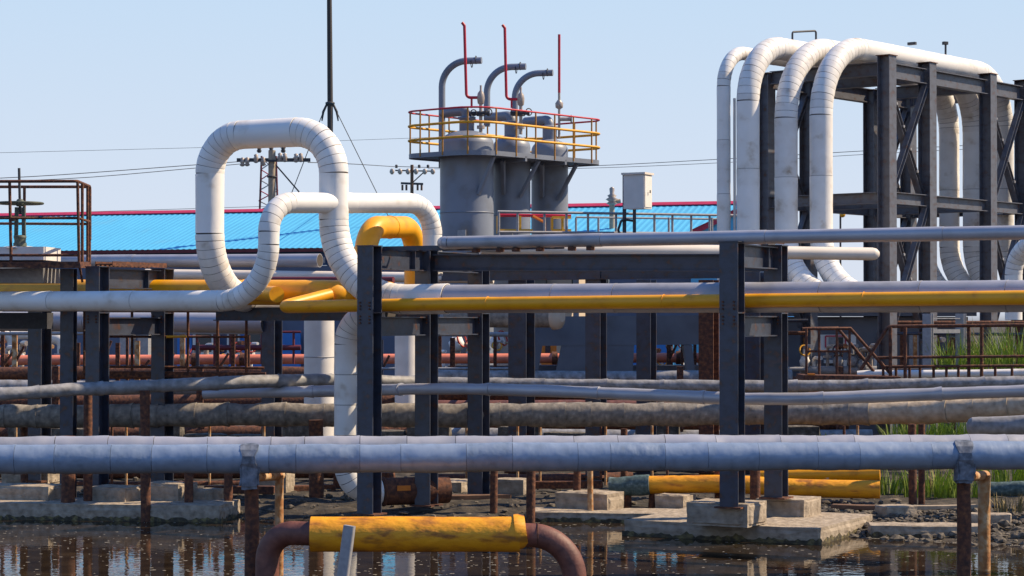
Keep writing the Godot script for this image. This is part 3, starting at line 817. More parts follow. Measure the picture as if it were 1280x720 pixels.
	for b in blocks:
		var d = b[4]
		var top = at(b[0], b[1], d)
		var bot = at(b[0], b[2], d)
		var h = top.y - bot.y
		if bot.y < 0.08: h = top.y + 0.4
		var centre = Vector3(top.x, top.y - h / 2.0, top.z - b[5] / 2.0)
		var size = Vector3(b[3] / FOCAL * d, h, b[5])
		var o = thing(b[8], b[7], "concrete", centre, "concrete footings")
		part(o, "cast_block", rough_box(centre, size, b[6], 0.018, 14), mats.concrete)
		if b[8] == "concrete_slab":      # slimy growth at the waterline
			var ab = Build.new()
			var bs = Basis(Vector3.UP, deg_to_rad(b[6]))
			var hx = size.x / 2.0 + 0.012
			var hz = size.z / 2.0 + 0.012
			var walk = [Vector3(-hx, 0, -hz), Vector3(-hx, 0, hz), Vector3(hx, 0, hz), Vector3(hx, 0, -hz)]
			for e in 3:
				var n = int((walk[e + 1] - walk[e]).length() / 0.04)
				for k in n:
					var q = []
					for f in 2:
						var w = walk[e].lerp(walk[e + 1], float(k + f) / n)
						var p = centre + bs * w
						var tp = clampf(0.055 + 0.05 * bump.get_noise_2d(p.x * 22.0, p.z * 22.0) + 0.03 * bump.get_noise_2d(p.x * 70.0, p.z * 70.0), 0.012, maxf(top.y - 0.025, 0.02))
						q.append([Vector3(p.x, -0.06, p.z), Vector3(p.x, tp, p.z)])
					ab.quad(q[0][0], q[1][0], q[1][1], q[0][1], bs * (walk[e] + walk[e + 1]))
			part(o, "algae_fringe", done(ab), mats.wet_concrete)
	var scraps = [
		[385.0, 612.0, 34.2, 0.9, 0.10, 0.10, 24.0, "rust", "rusty angle bar lying behind the white riser's foot"],
		[455.0, 604.0, 34.6, 1.0, 0.34, 0.25, -20.0, "rust", "dark rusty valve box on the bank between the front columns"],
		[345.0, 606.0, 34.0, 0.5, 0.42, 0.4, -15.0, "concrete", "upright concrete stub behind the left foreground support"],
		[585.0, 622.0, 32.6, 1.3, 0.09, 0.2, 12.0, "pole_brown", "brown plank on the bank right of the rear rack column"],
		[640.0, 612.0, 33.6, 0.55, 0.3, 0.4, -22.0, "concrete", "chipped concrete lump behind the bright orange post"],
		[690.0, 606.0, 34.0, 1.6, 0.12, 0.12, 6.0, "rust", "rusty beam offcut behind the central concrete block"],
		[1075.0, 634.0, 30.6, 0.8, 0.07, 0.16, -18.0, "pole_brown", "weathered plank on the rubble right of the rear plinth"],
		[1120.0, 640.0, 30.0, 0.5, 0.16, 0.34, 20.0, "concrete", "broken concrete piece on the rubble before the leaning post"],
		[1235.0, 648.0, 28.9, 0.6, 0.14, 0.3, -12.0, "concrete", "broken concrete piece near the right foreground support"],
		[1175.0, 634.0, 30.6, 1.1, 0.06, 0.12, 9.0, "pole_tan", "pale plank across the rubble at right"],
		[300.0, 612.0, 33.4, 1.1, 0.12, 0.2, -8.0, "rust", "rusty channel lying right of the left slab"]]
	for e in scraps:
		var p = at(e[0], e[1], e[2])
		p.y = maxf(p.y, ground_height(p.x, e[2]) + e[4] * 0.35)
		solo("scrap_piece", rough_box(p, Vector3(e[3], e[4], e[5]), e[6], 0.012, 8), mats[e[7]], e[8], "scrap", "scrap on the bank")
	# rubble
	var ico = rock_mesh()
	var stone = ico
	var mm = MultiMesh.new()
	mm.transform_format = MultiMesh.TRANSFORM_3D
	mm.mesh = stone
	var spots = []
	for k in 3600:
		var px = rng.randf_range(-40, 1320)
		var d = shore(px) + absf(rng.randfn(0.0, 1.0)) * 2.6 - 0.3
		if k % 5 < 3:
			px = rng.randf_range(1020, 1320)
			d = shore(px) + rng.randf_range(-0.3, 3.4)
		var x = (px - 640.0) / FOCAL * d
		var y = ground_height(x, d)
		if y < -0.06: continue
		var s = 0.025 + 0.12 * pow(rng.randf(), 3.5)
		var bs = Basis.from_euler(Vector3(rng.randf() * TAU, rng.randf() * TAU, rng.randf() * TAU)).scaled(Vector3(s * rng.randf_range(0.7, 1.6), s * rng.randf_range(0.4, 0.9), s))
		spots.append(Transform3D(bs, Vector3(x, y + s * 0.1, -d)))
	mm.instance_count = spots.size()
	for k in spots.size(): mm.set_instance_transform(k, spots[k])
	var mi = MultiMeshInstance3D.new()
	mi.multimesh = mm
	mi.material_override = mats.stone
	mi.name = "rubble"
	add_child(mi)
	tag(mi, "broken stone rubble strewn along the water's edge", "rubble", "", "stuff")
	# flecks floating on the pond
	var fl = MultiMesh.new()
	fl.transform_format = MultiMesh.TRANSFORM_3D
	var flake = SphereMesh.new()
	flake.radius = 0.5
	flake.height = 0.5
	flake.radial_segments = 6
	flake.rings = 2
	fl.mesh = flake
	fl.instance_count = 1900
	for k in 1900:
		var d = rng.randf_range(22.5, 32.5)
		var px = rng.randf_range(-30, 1310)
		if rng.randf() < 0.5: px = 640.0 + rng.randfn(-150.0, 330.0)
		d = minf(d, shore(px) - 0.1)
		var s = rng.randf_range(0.008, 0.03)
		fl.set_instance_transform(k, Transform3D(Basis(Vector3.UP, rng.randf() * TAU).scaled(Vector3(s * rng.randf_range(1, 2.5), 0.006, s)), Vector3((px - 640.0) / FOCAL * d, 0.001, -d)))
	var fi = MultiMeshInstance3D.new()
	fi.multimesh = fl
	fi.material_override = mats.debris
	fi.name = "floating_debris"
	add_child(fi)
	tag(fi, "pale flecks of debris floating on the dark pond", "debris", "", "stuff")

func rock_mesh() -> ArrayMesh:      # one broken, angular stone
	var g = (1.0 + sqrt(5.0)) / 2.0
	var p = [Vector3(-1, g, 0), Vector3(1, g, 0), Vector3(-1, -g, 0), Vector3(1, -g, 0), Vector3(0, -1, g), Vector3(0, 1, g), Vector3(0, -1, -g), Vector3(0, 1, -g), Vector3(g, 0, -1), Vector3(g, 0, 1), Vector3(-g, 0, -1), Vector3(-g, 0, 1)]
	for k in 12: p[k] = p[k].normalized() * rng.randf_range(0.32, 0.62)
	var b = Build.new()
	for f in [[0, 11, 5], [0, 5, 1], [0, 1, 7], [0, 7, 10], [0, 10, 11], [1, 5, 9], [5, 11, 4], [11, 10, 2], [10, 7, 6], [7, 1, 8], [3, 9, 4], [3, 4, 2], [3, 2, 6], [3, 6, 8], [3, 8, 9], [4, 9, 5], [2, 4, 11], [6, 2, 10], [8, 6, 7], [9, 8, 1]]:
		b.tri(p[f[0]], p[f[1]], p[f[2]], p[f[0]] + p[f[1]] + p[f[2]])
	return done(b)

func reed(px: float, py: float, d: float, n: int, h: float, spread: float, label: String, m: Material) -> void:
	var foot = at(px, py, d)
	var b = Build.new()
	for k in n:
		var an = rng.randf() * TAU
		var rad = spread * sqrt(rng.randf())
		var p = foot + Vector3(cos(an) * rad, 0, sin(an) * rad * 0.6)
		var lean = Vector3(cos(an + rng.randf_range(-1, 1)), 0, sin(an)) * rng.randf_range(0.05, 0.5)
		var hh = h * rng.randf_range(0.45, 1.0)
		var side = Vector3(cos(an * 3.0), 0, sin(an * 3.0)) * rng.randf_range(0.007, 0.014)
		var prev = p
		var steps = 5
		for s in steps:
			var f = float(s + 1) / steps
			var q = p + Vector3.UP * hh * (f - 0.22 * f * f * lean.length() * 2.0) + lean * hh * f * f
			var w0 = side * (1.0 - 0.9 * pow(float(s) / steps, 2.0))
			var w1 = side * (1.0 - 0.9 * f * f)
			b.quad(prev - w0, prev + w0, q + w1, q - w1, Vector3(0, 0.3, 1))
			prev = q
	solo("reed_clump", done(b), m, label, "plant", "reeds and grass")

func plants() -> void:
	var g: Material = mats.grass_blade
	reed(1192, 474, 39.0, 150, 1.0, 0.42, "tall green reed clump behind the railing, leftmost there", g)
	reed(1232, 474, 39.4, 150, 1.05, 0.40, "tall green reed clump behind the railing between its two rusty posts", g)
	reed(1268, 474, 38.6, 170, 1.15, 0.45, "tallest green reed clump behind the railing at the right edge", g)
	reed(1320, 474, 38.6, 120, 1.1, 0.45, "green reed clump half cut by the right edge", g)
	reed(1158, 556, 36.0, 170, 0.55, 0.5, "yellow green grass clump under the brown lagged pipe at right", g)
	reed(1192, 556, 36.4, 150, 0.55, 0.4, "yellow green grass clump just left of the rounded pipe end", g)
	reed(1110, 622, 33.6, 130, 0.55, 0.4, "green grass clump at the end of the yellow bank pipe", g)
	reed(1165, 622, 33.0, 150, 0.6, 0.45, "green grass clump behind the leaning rusty post", g)
	reed(1262, 606, 33.2, 170, 0.6, 0.5, "green grass clump behind the right foreground support", g)
	reed(1215, 622, 33.0, 110, 0.5, 0.35, "green grass clump left of the right foreground support's rear post", g)
	reed(1130, 560, 37.0, 150, 0.6, 0.4, "grass clump right of the two thin rods behind the rear plinth", g)
	reed(1225, 560, 36.0, 160, 0.6, 0.5, "grass clump under the brown pipe's pale right end", g)
	reed(1248, 474, 40.5, 110, 1.25, 0.5, "straw coloured dead reeds among the green reeds at right", mats.grass_dry)
	reed(1180, 616, 33.8, 90, 0.55, 0.5, "straw coloured grass behind the right foreground support", mats.grass_dry)
	reed(1266, 640, 29.6, 70, 0.32, 0.35, "dry straw tuft on the bank at the right edge", mats.grass_dry)
	reed(1034, 560, 36.5, 60, 0.3, 0.2, "small leafy weed below the brown pipe right of the plinths", g)

# ---------------------------------------------------------------- columns and gear in the yard behind
func yard() -> void:
	var cols = [
		[50.0, 352.0, 35.0, "steel", "shaded steel column with a sunlit tan side at the left edge", 0.27],
		[340.0, 392.0, 36.0, "steel", "dark steel column left of the grey standpipe", 0.25],
		[652.0, 345.0, 37.0, "steel", "broad dark steel column left of the trapezoid opening", 0.34],
		[745.0, 336.0, 36.0, "steel", "dark steel column with a sunlit tan edge in the centre", 0.27],
		[808.0, 350.0, 38.0, "steel", "dark steel column right of the trapezoid opening", 0.27],
		[886.0, 350.0, 37.0, "rust", "rusty brown column left of the plinth column", 0.27],
		[943.0, 340.0, 38.0, "steel", "dark column with a tan sunlit side behind the plinth columns", 0.32],
		[1160.0, 392.0, 39.0, "rail_grey", "pale grey steel column behind the rusty stair railing", 0.16],
		[1201.0, 392.0, 39.6, "rail_grey", "pale grey steel column behind the reeds", 0.16]]
	for c in cols:
		var top = at(c[0], c[1], c[2])
		var root = thing("steel_column", c[4], "column", Vector3(top.x, 0.2, top.z), "yard columns")
		part(root, "shaft", i_beam(Vector3(top.x, 0.1, top.z), top, c[5], c[5], along), mats[c[3]])
		part(root, "base_plate", box(Vector3(top.x, 0.25, top.z), Vector3(c[5] + 0.1, 0.03, c[5] + 0.1), -RACK_TURN), mats.rust)
	# lit cross rails between the pale columns
	var fr = thing("pale_cross_rail", "pale grey cross rails between the two pale columns at right", "rail", at(1180, 400, 39.3))
	for py in [398.0, 414.0]:
		part(fr, "rail", bar(at(1162, py, 39.1), at(1199, py, 39.5), 0.07 if py > 400 else 0.02, 0.05, Vector3.UP), mats.rail_grey)
	# stout grey vertical standpipes
	for c in [[399.0, 392.0, 40.0, 0.28, "stout grey vertical standpipe left of the white riser"], [508.0, 345.0, 42.0, 0.225, "stout grey vertical standpipe between the front and rear rack columns"]]:
		var top = at(c[0], c[1], c[2])
		var leg = thing("grey_standpipe", c[4], "standpipe", Vector3(top.x, 0.2, top.z), "grey standpipes")
		var h = top.y - 0.1
		part(leg, "shell", tube(PackedVector3Array([Vector3(top.x, 0.1, top.z), Vector3(top.x, 0.1 + h * 0.72, top.z), top]), [c[3]], 28), mats.cabinet)
		part(leg, "weld_ring", ring_mesh(Vector3(top.x, 0.1 + h * 0.72, top.z), Vector3.UP, c[3] + 0.002, 0.008), mats.rail_grey)
	# dark raised plate frame with tapered legs
	var d = 46.0
	var pf = thing("plate_frame", "dark raised steel plate frame with tapered legs behind the main pipe", "steel frame", at(780, 470, d))
	part(pf, "plate", bar(at(664, 414, d), at(916, 412, d), 0.62, 0.5, Vector3.UP), mats.dark_wall)
	for k in [[668.0, 678.0, 664.0, 672.0], [702.0, 792.0, 694.0, 790.0], [853.0, 864.0, 859.0, 868.0], [902.0, 916.0, 898.0, 912.0]]:
		var b = Build.new()
		var y0 = at(0, 468, d).y
		var q = [at(k[0], 431, d), at(k[1], 431, d), at(k[3], 468, d), at(k[2], 468, d)]
		for s in 2:
			var off = Vector3(0, 0, 0.24 if s == 0 else -0.24)
			b.quad(q[0] + off, q[1] + off, q[2] + off, q[3] + off, Vector3(0, 0, 1 if s == 0 else -1))
		for e in 4:
			var a: Vector3 = q[e]
			var c: Vector3 = q[(e + 1) % 4]
			var o = Vector3(0, 0, 0.24)
			b.quad(a + o, c + o, c - o, a - o, Vector3((a - c).y, -(a - c).x, 0) * -1.0)
		part(pf, "leg", done(b), mats.dark_wall)
	part(pf, "sill_beam", bar(at(560, 465, d + 1.0), at(925, 465, d + 1.0), 0.30, 0.4, Vector3.UP), mats.dark_wall)
	var sb = at(742, 500, d + 0.2)
	for k in [684.0, 740.0, 862.0, 906.0]:
		var fp = at(k, 500, d)
		part(pf, "footing", rough_box(Vector3(fp.x, 0.75, fp.z), Vector3(0.5, 1.3, 0.7), 0.0, 0.02, 6), mats.concrete)
	var drum = thing("drum_vessel", "dim horizontal drum with a round end above the plate frame opening", "vessel", at(690, 398, 44.0))
	part(drum, "shell", tube(PackedVector3Array([at(560, 396, 44.6), at(692, 396, 43.6)]), [0.22], 22), mats.brown_wrap)
	part(drum, "head", tube(PackedVector3Array([at(692, 396, 43.6), at(699, 396, 43.55), at(703, 396, 43.5)]), [0.27, 0.25, 0.1], 22), mats.beige)
	# dark shelter with notice board
	var sd = 50.0
	var sh = thing("equipment_shelter", "dark walled equipment shelter behind the rusty stairs at right", "shelter", at(1090, 470, sd))
	var c0 = at(1075, 440, sd)
	part(sh, "wall", box(Vector3(c0.x, (at(0, 396, sd).y + 0.2) / 2.0, c0.z - 1.5), Vector3(5.0, at(0, 396, sd).y - 0.2, 3.0)), mats.dark_wall)
	part(sh, "roof_slab", box(Vector3(c0.x, at(0, 394, sd).y + 0.03, c0.z - 1.45), Vector3(5.3, 0.10, 3.4)), mats.dark_wall)
	var nb = thing("notice_board", "white notice board outlined in red on the dark shelter wall", "sign", at(1046, 428, sd - 0.03))
	part(nb, "panel", bar(at(1025, 428, sd - 0.03), at(1070, 428, sd - 0.03), 0.36, 0.03, Vector3.UP), mats.white)
	for e in [[1032.0, 420.0, 1057.0, 420.0], [1032.0, 434.0, 1057.0, 434.0], [1032.0, 420.0, 1032.0, 434.0], [1057.0, 420.0, 1057.0, 434.0]]:
		part(nb, "red_outline", bar(at(e[0], e[1], sd - 0.06), at(e[2] + (0.0 if e[0] == e[2] else 0.9), e[3], sd - 0.06), 0.03, 0.02, Vector3.UP if e[0] != e[2] else Vector3.RIGHT), mats.red_trim)
	part(nb, "dark_pane", bar(at(1047, 427, sd - 0.06), at(1054, 427, sd - 0.06), 0.2, 0.02, Vector3.UP), mats.window_dark)
	part(nb, "grey_pane", bar(at(1036, 426, sd - 0.06), at(1044, 426, sd - 0.06), 0.16, 0.02, Vector3.UP), mats.rail_grey)
	for e in [[1098.0, 418.0, 1104.0, 431.0, "cabinet"], [1092.0, 448.0, 1102.0, 463.0, "cabinet"], [1136.0, 418.0, 1156.0, 462.0, "rail_grey"], [1030.0, 450.0, 1066.0, 454.0, "cabinet"], [1054.0, 454.0, 1058.0, 465.0, "cabinet"]]:
		var p = at((e[0] + e[2]) / 2.0, (e[1] + e[3]) / 2.0, sd - 0.05)
		part(sh, "wall_box", box(p, Vector3((e[2] - e[0]) / FOCAL * sd, (e[3] - e[1]) / FOCAL * sd, 0.12)), mats[e[4]])
	# beams closing off the yard under the main pipe
	solo("steel_beam", i_beam(at(552, 344, 37.0), at(905, 340, 35.0), 0.16, 0.2, away), mats.steel, "dark shaded beam just above the grey main pipe in the centre", "beam")
	# stacked yard pipes on sleepers: px from, px to, centre py, distance, radius, material, words
	var stack = [
		[-140.0, 420.0, 467.0, 44.0, 0.13, "rust", "topmost rusty stacked pipe behind the left walkway"],
		[-140.0, 470.0, 484.0, 43.4, 0.15, "old_wrap", "wrapped grey stacked pipe behind the left walkway, under the topmost"],
		[-140.0, 520.0, 503.0, 42.6, 0.16, "rust", "rusty stacked pipe level with the brown lagged pipe at left"],
		[-140.0, 500.0, 523.0, 41.8, 0.15, "brown_pipe", "brown stacked pipe just below the brown lagged pipe at left"],
		[-140.0, 540.0, 543.0, 41.2, 0.16, "rust", "lowest rusty stacked pipe visible over the foreground pair at left"],
		[520.0, 990.0, 472.0, 43.6, 0.14, "old_wrap", "grey wrapped stacked pipe under the plate frame, topmost there"],
		[540.0, 1010.0, 491.0, 43.0, 0.15, "rust", "rusty stacked pipe second from top under the plate frame"],
		[530.0, 1040.0, 510.0, 42.4, 0.15, "brown_pipe", "brown stacked pipe third from top under the plate frame"],
		[520.0, 1060.0, 529.0, 41.8, 0.14, "rust", "rusty stacked pipe fourth from top under the plate frame"],
		[560.0, 1090.0, 546.0, 41.2, 0.15, "old_wrap", "grey wrapped stacked pipe lowest under the plate frame"],
		[960.0, 1190.0, 478.0, 44.6, 0.13, "rust", "rusty stacked pipe below the dark shelter's wall"],
		[970.0, 1180.0, 496.0, 44.0, 0.15, "brown_pipe", "brown stacked pipe below the dark shelter's wall"],
		[980.0, 1130.0, 516.0, 43.2, 0.15, "rust", "short rusty stacked pipe left of the grass at right"]]
	for e in stack:
		var bow = rng.randf_range(-1.5, 1.5)
		solo("yard_pipe", tube(wavy([at(e[0], e[2] + rng.randf_range(-2, 2), e[3]), at((e[0] + e[1]) / 2.0, e[2] + bow, e[3] - 0.15), at(e[1], e[2] + rng.randf_range(-2, 2), e[3] - 0.3)], 0.35), [e[4]], 14, true, true, 0.012), mats[e[5]], e[6], "pipe", "stacked yard pipes")
	for e in [[70.0, "at left"], [250.0, "left of the white riser"], [590.0, "left of the plate frame's opening"], [850.0, "right of the plate frame's opening"], [1050.0, "below the notice board"]]:
		var rr = thing("pipe_stand", "rusty ladder stand holding the stacked yard pipes, " + e[1], "pipe stand", Vector3(at(e[0], 560, 42.8).x, 0.1, -42.8), "yard pipe stands")
		for q in [41.0, 44.6]:
			part(rr, "upright", bar(Vector3(at(e[0], 560, q).x, 0.0, -q), at(e[0], 458, q), 0.12, 0.12, Vector3.RIGHT), mats.rust)
		for q in 5:
			var py = 476.0 + 19.0 * q
			part(rr, "bearer", bar(at(e[0], py + 1, 44.5 - 0.6 * q), at(e[0] + 3, py + 1, 40.9), 0.06, 0.08, Vector3.UP), mats.rust)
	# trestles of thin posts, rails and small lines
	for e in [[-20.0, 330.0, 47.0, "rusty trestle of thin posts and lines behind the left walkway"], [476.0, 668.0, 46.5, "rusty trestle of thin posts and lines behind the rear rack columns"], [800.0, 1010.0, 48.0, "rusty trestle of thin posts and lines behind the plinth columns"], [1100.0, 1300.0, 46.0, "rusty trestle of thin posts and lines behind the reeds"]]:
		var tr = thing("pipe_trestle", e[3], "trestle", at((e[0] + e[1]) / 2.0, 520, e[2]), "yard trestles")
		var x = e[0]
		while x < e[1]:
			var dd = e[2] + rng.randf_range(-0.6, 0.6)
			var tp = at(x, rng.randf_range(396.0, 430.0), dd)
			part(tr, "post", bar(Vector3(tp.x, 0.1, tp.z), tp, rng.randf_range(0.05, 0.13), 0.08, Vector3.RIGHT), [mats.rust, mats.steel, mats.rust, mats.rust_pale][rng.randi() % 4])
			if rng.randf() < 0.4:
				var yb_ = rng.randf_range(425.0, 450.0)
				part(tr, "brace", bar(at(x, yb_ + 22.0, dd), at(x + rng.randf_range(9, 16), yb_, dd), 0.05, 0.05, Vector3.UP), mats.rust)
			x += rng.randf_range(9.0, 26.0)
		for py in [402.0, 417.0, 462.0]:
			part(tr, "small_line", rod(at(e[0], py + rng.randf_range(-2, 2), e[2] - 0.7), at(e[1], py + rng.randf_range(-2, 2), e[2] - 0.7), rng.randf_range(0.025, 0.05), 8), [mats.rust, mats.rail_grey, mats.steel][rng.randi() % 3])
	# valve manifolds: headers, branches, valves and hand wheels
	for e in [[-10.0, 100.0, 54.0, "pale valve manifold beyond the salmon pipe at the left edge"], [238.0, 332.0, 54.0, "rusty valve manifold before the blue wall at left"], [545.0, 640.0, 54.0, "pale valve manifold behind the rear rack columns"], [812.0, 905.0, 54.0, "valve manifold left of the front plinth column"], [1000.0, 1100.0, 47.5, "low valve manifold before the dark shelter"], [1150.0, 1290.0, 47.5, "valve manifold behind the reeds at right"]]:
		var mf = thing("valve_manifold", e[3], "manifold", at((e[0] + e[1]) / 2.0, 480, e[2]), "yard valve manifolds")
		var d_ = e[2]
		var skins = [mats.cabinet, mats.rail_grey, mats.rust, mats.ceramic, mats.rust_pale]
		part(mf, "header", rod(at(e[0], 463, d_), at(e[1], 463, d_), 0.1, 14), mats.rail_grey)
		part(mf, "header", rod(at(e[0], 482, d_ - 0.3), at(e[1], 482, d_ - 0.3), 0.08, 14), mats.rust)
		var x = e[0] + 6.0
		while x < e[1] - 4.0:
			var tp = rng.randf_range(424.0, 448.0)
			var sk_ = skins[rng.randi() % skins.size()]
			part(mf, "branch", tube(smooth_path([[at(x, 486, d_), 0], [at(x, tp, d_), 0.1], [at(x + rng.randf_range(5, 11), tp, d_ - 0.35), 0]], 18.0), [rng.randf_range(0.035, 0.065)], 10), sk_)
			part(mf, "flange", rod(at(x, tp + 11, d_), at(x, tp + 14, d_), 0.1, 12), sk_)
			if rng.randf() < 0.6:
				part(mf, "valve_body", lathe([[0.05, -0.14], [0.1, -0.1], [0.12, 0.0], [0.08, 0.08], [0.03, 0.13], [0.025, 0.26]], at(x, tp + 18, d_ - 0.06), 12), skins[rng.randi() % 2])
				part(mf, "hand_wheel", ring_mesh(at(x, tp + 5, d_ - 0.1), Vector3(0.25, 0.35, 0.9).normalized(), 0.12, 0.018, 16), [mats.handwheel_red, mats.dark_iron, mats.rail_yellow][rng.randi() % 3])
			x += rng.randf_range(10.0, 19.0)
	var tw0 = at(-150, 560, 40.5)
	var tw1 = at(1085, 560, 38.5)
	var tlen = Vector2(tw1.x - tw0.x, tw1.z - tw0.z).length()
	var tw = thing("retaining_wall", "low oil stained retaining wall under the brown lagged pipe", "wall", Vector3((tw0.x + tw1.x) / 2.0, 0.2, (tw0.z + tw1.z) / 2.0))
	var bays = 22
	for k in bays:
		var p = tw0.lerp(tw1, (k + 0.5) / bays)
		var hh = 0.72 + 0.16 * sin(k * 2.3)
		part(tw, "wall_panel", rough_box(Vector3(p.x, 0.1 + hh / 2.0, p.z), Vector3(tlen / bays - 0.03, hh, 0.3), -6.5, 0.02, 6), mats.old_concrete)
	for e in [[-150.0, 588.0, 37.0, 420.0, 590.0, 36.4, 0.10, "rusty pipe low on the bank behind the left blocks"], [-150.0, 604.0, 35.8, 330.0, 606.0, 35.4, 0.07, "thin rusty pipe on the ground behind the left blocks"], [540.0, 600.0, 35.6, 790.0, 598.0, 36.4, 0.11, "rusty pipe low on the bank behind the central block"], [440.0, 572.0, 37.2, 1120.0, 578.0, 36.0, 0.13, "dark rusty pipe along the foot of the retaining wall"], [560.0, 552.0, 37.8, 1150.0, 549.0, 37.0, 0.07, "thin dark rusty pipe along the top of the retaining wall"]]:
		solo("rusty_pipe", tube(wavy([at(e[0], e[1], e[2]), at((e[0] + e[3]) / 2.0, (e[1] + e[4]) / 2.0 + 2, (e[2] + e[5]) / 2.0), at(e[3], e[4], e[5])], 0.3), [e[6]], 14, true, true, 0.01), mats.rust, e[7], "pipe", "rusty bank pipes")
	# small machines on the salmon pipe's yard
	for e in [[570.0, 432.0, 58.0, "white pump with a red hand wheel behind the rear rack column"], [621.0, 430.0, 58.0, "white pump right of the lit steel column"]]:
		var p = at(e[0], e[1], e[2])
		var u = thing("pump", e[3], "pump", p, "white pumps")
		part(u, "casing", tube(PackedVector3Array([p + Vector3(-0.18, 0, 0), p + Vector3(-0.08, 0.03, 0), p + Vector3(0.1, 0.02, 0.02), p + Vector3(0.2, -0.03, 0)]), [0.09, 0.2, 0.22, 0.08], 14, true, true, 0.02), mats.cabinet)
		part(u, "hand_wheel", ring_mesh(p + Vector3(0.16, 0.16, 0.05), Vector3(0.8, 0.3, 0.5).normalized(), 0.2, 0.025, 18), mats.handwheel_red)
		part(u, "spindle", rod(p + Vector3(0.05, 0.08, 0), p + Vector3(0.42, 0.0, 0.1), 0.03), mats.pole_tan)
		part(u, "stand", bar(p + Vector3(0.05, -0.55, 0), p + Vector3(0.05, -0.1, 0), 0.14, 0.14, Vector3.RIGHT), mats.ceramic)
	var ob = at(686, 441, 53.5)
	var oc = thing("orange_cabinet", "orange cabinet seen through the trapezoid opening", "cabinet", ob)
	part(oc, "case", box(ob, Vector3(0.38, 0.9, 0.4)), mats.orange_paint)
	part(oc, "dark_window", box(ob + Vector3(-0.03, 0.1, 0.21), Vector3(0.13, 0.3, 0.02)), mats.window_dark)
	# white drums and pipes beyond the left railing
	for e in [[8.0, 432.0, 0.12], [48.0, 432.0, 0.12], [72.0, 436.0, 0.16]]:
		var p = at(e[0], e[1], 56.0)
		var u = thing("white_manifold", ["leftmost white bent manifold pipe beyond the salmon pipe", "second white bent manifold pipe beyond the salmon pipe", "fat white manifold bend right of the tan sided column"][[8.0, 48.0, 72.0].find(e[0])], "pipe", p, "white manifold pipes")
		part(u, "bend", pipe_mesh([[p + Vector3(-0.7, 0.28, 0), 0], [p + Vector3(0.15, 0.28, 0), 0.22], [p + Vector3(0.15, -0.9, 0), 0]], e[2], 14), mats.cabinet)
		part(u, "flange", rod(p + Vector3(0.15, -0.2, 0), p + Vector3(0.15, -0.12, 0), e[2] * 1.5, 14), mats.rail_grey)
	for e in [[160.0, 436.0, "grey switch box beyond the left railing, near the dark columns"], [182.0, 436.0, "blue grey switch box with a pale edge beyond the left railing"]]:
		var p = at(e[0], e[1], 57.0)
		var u = thing("switch_box", e[2], "box", p, "switch boxes")
		part(u, "case", box(p, Vector3(0.32, 0.62, 0.3), -20), mats.rail_grey)
		part(u, "hood", box(p + Vector3(0, 0.34, 0), Vector3(0.38, 0.06, 0.36), -20), mats.cabinet)
		part(u, "stand", bar(p + Vector3(0, -1.0, 0), p + Vector3(0, -0.3, 0), 0.1, 0.1, Vector3.RIGHT), mats.dark_iron)
	var hy = at(700, 300, 50.0)

# ---------------------------------------------------------------- railings
func poly_rail(root: Node, called: String, pts: Array, r: float, m: Material) -> void:
	part(root, called, tube(PackedVector3Array(pts), [r], 8), m)

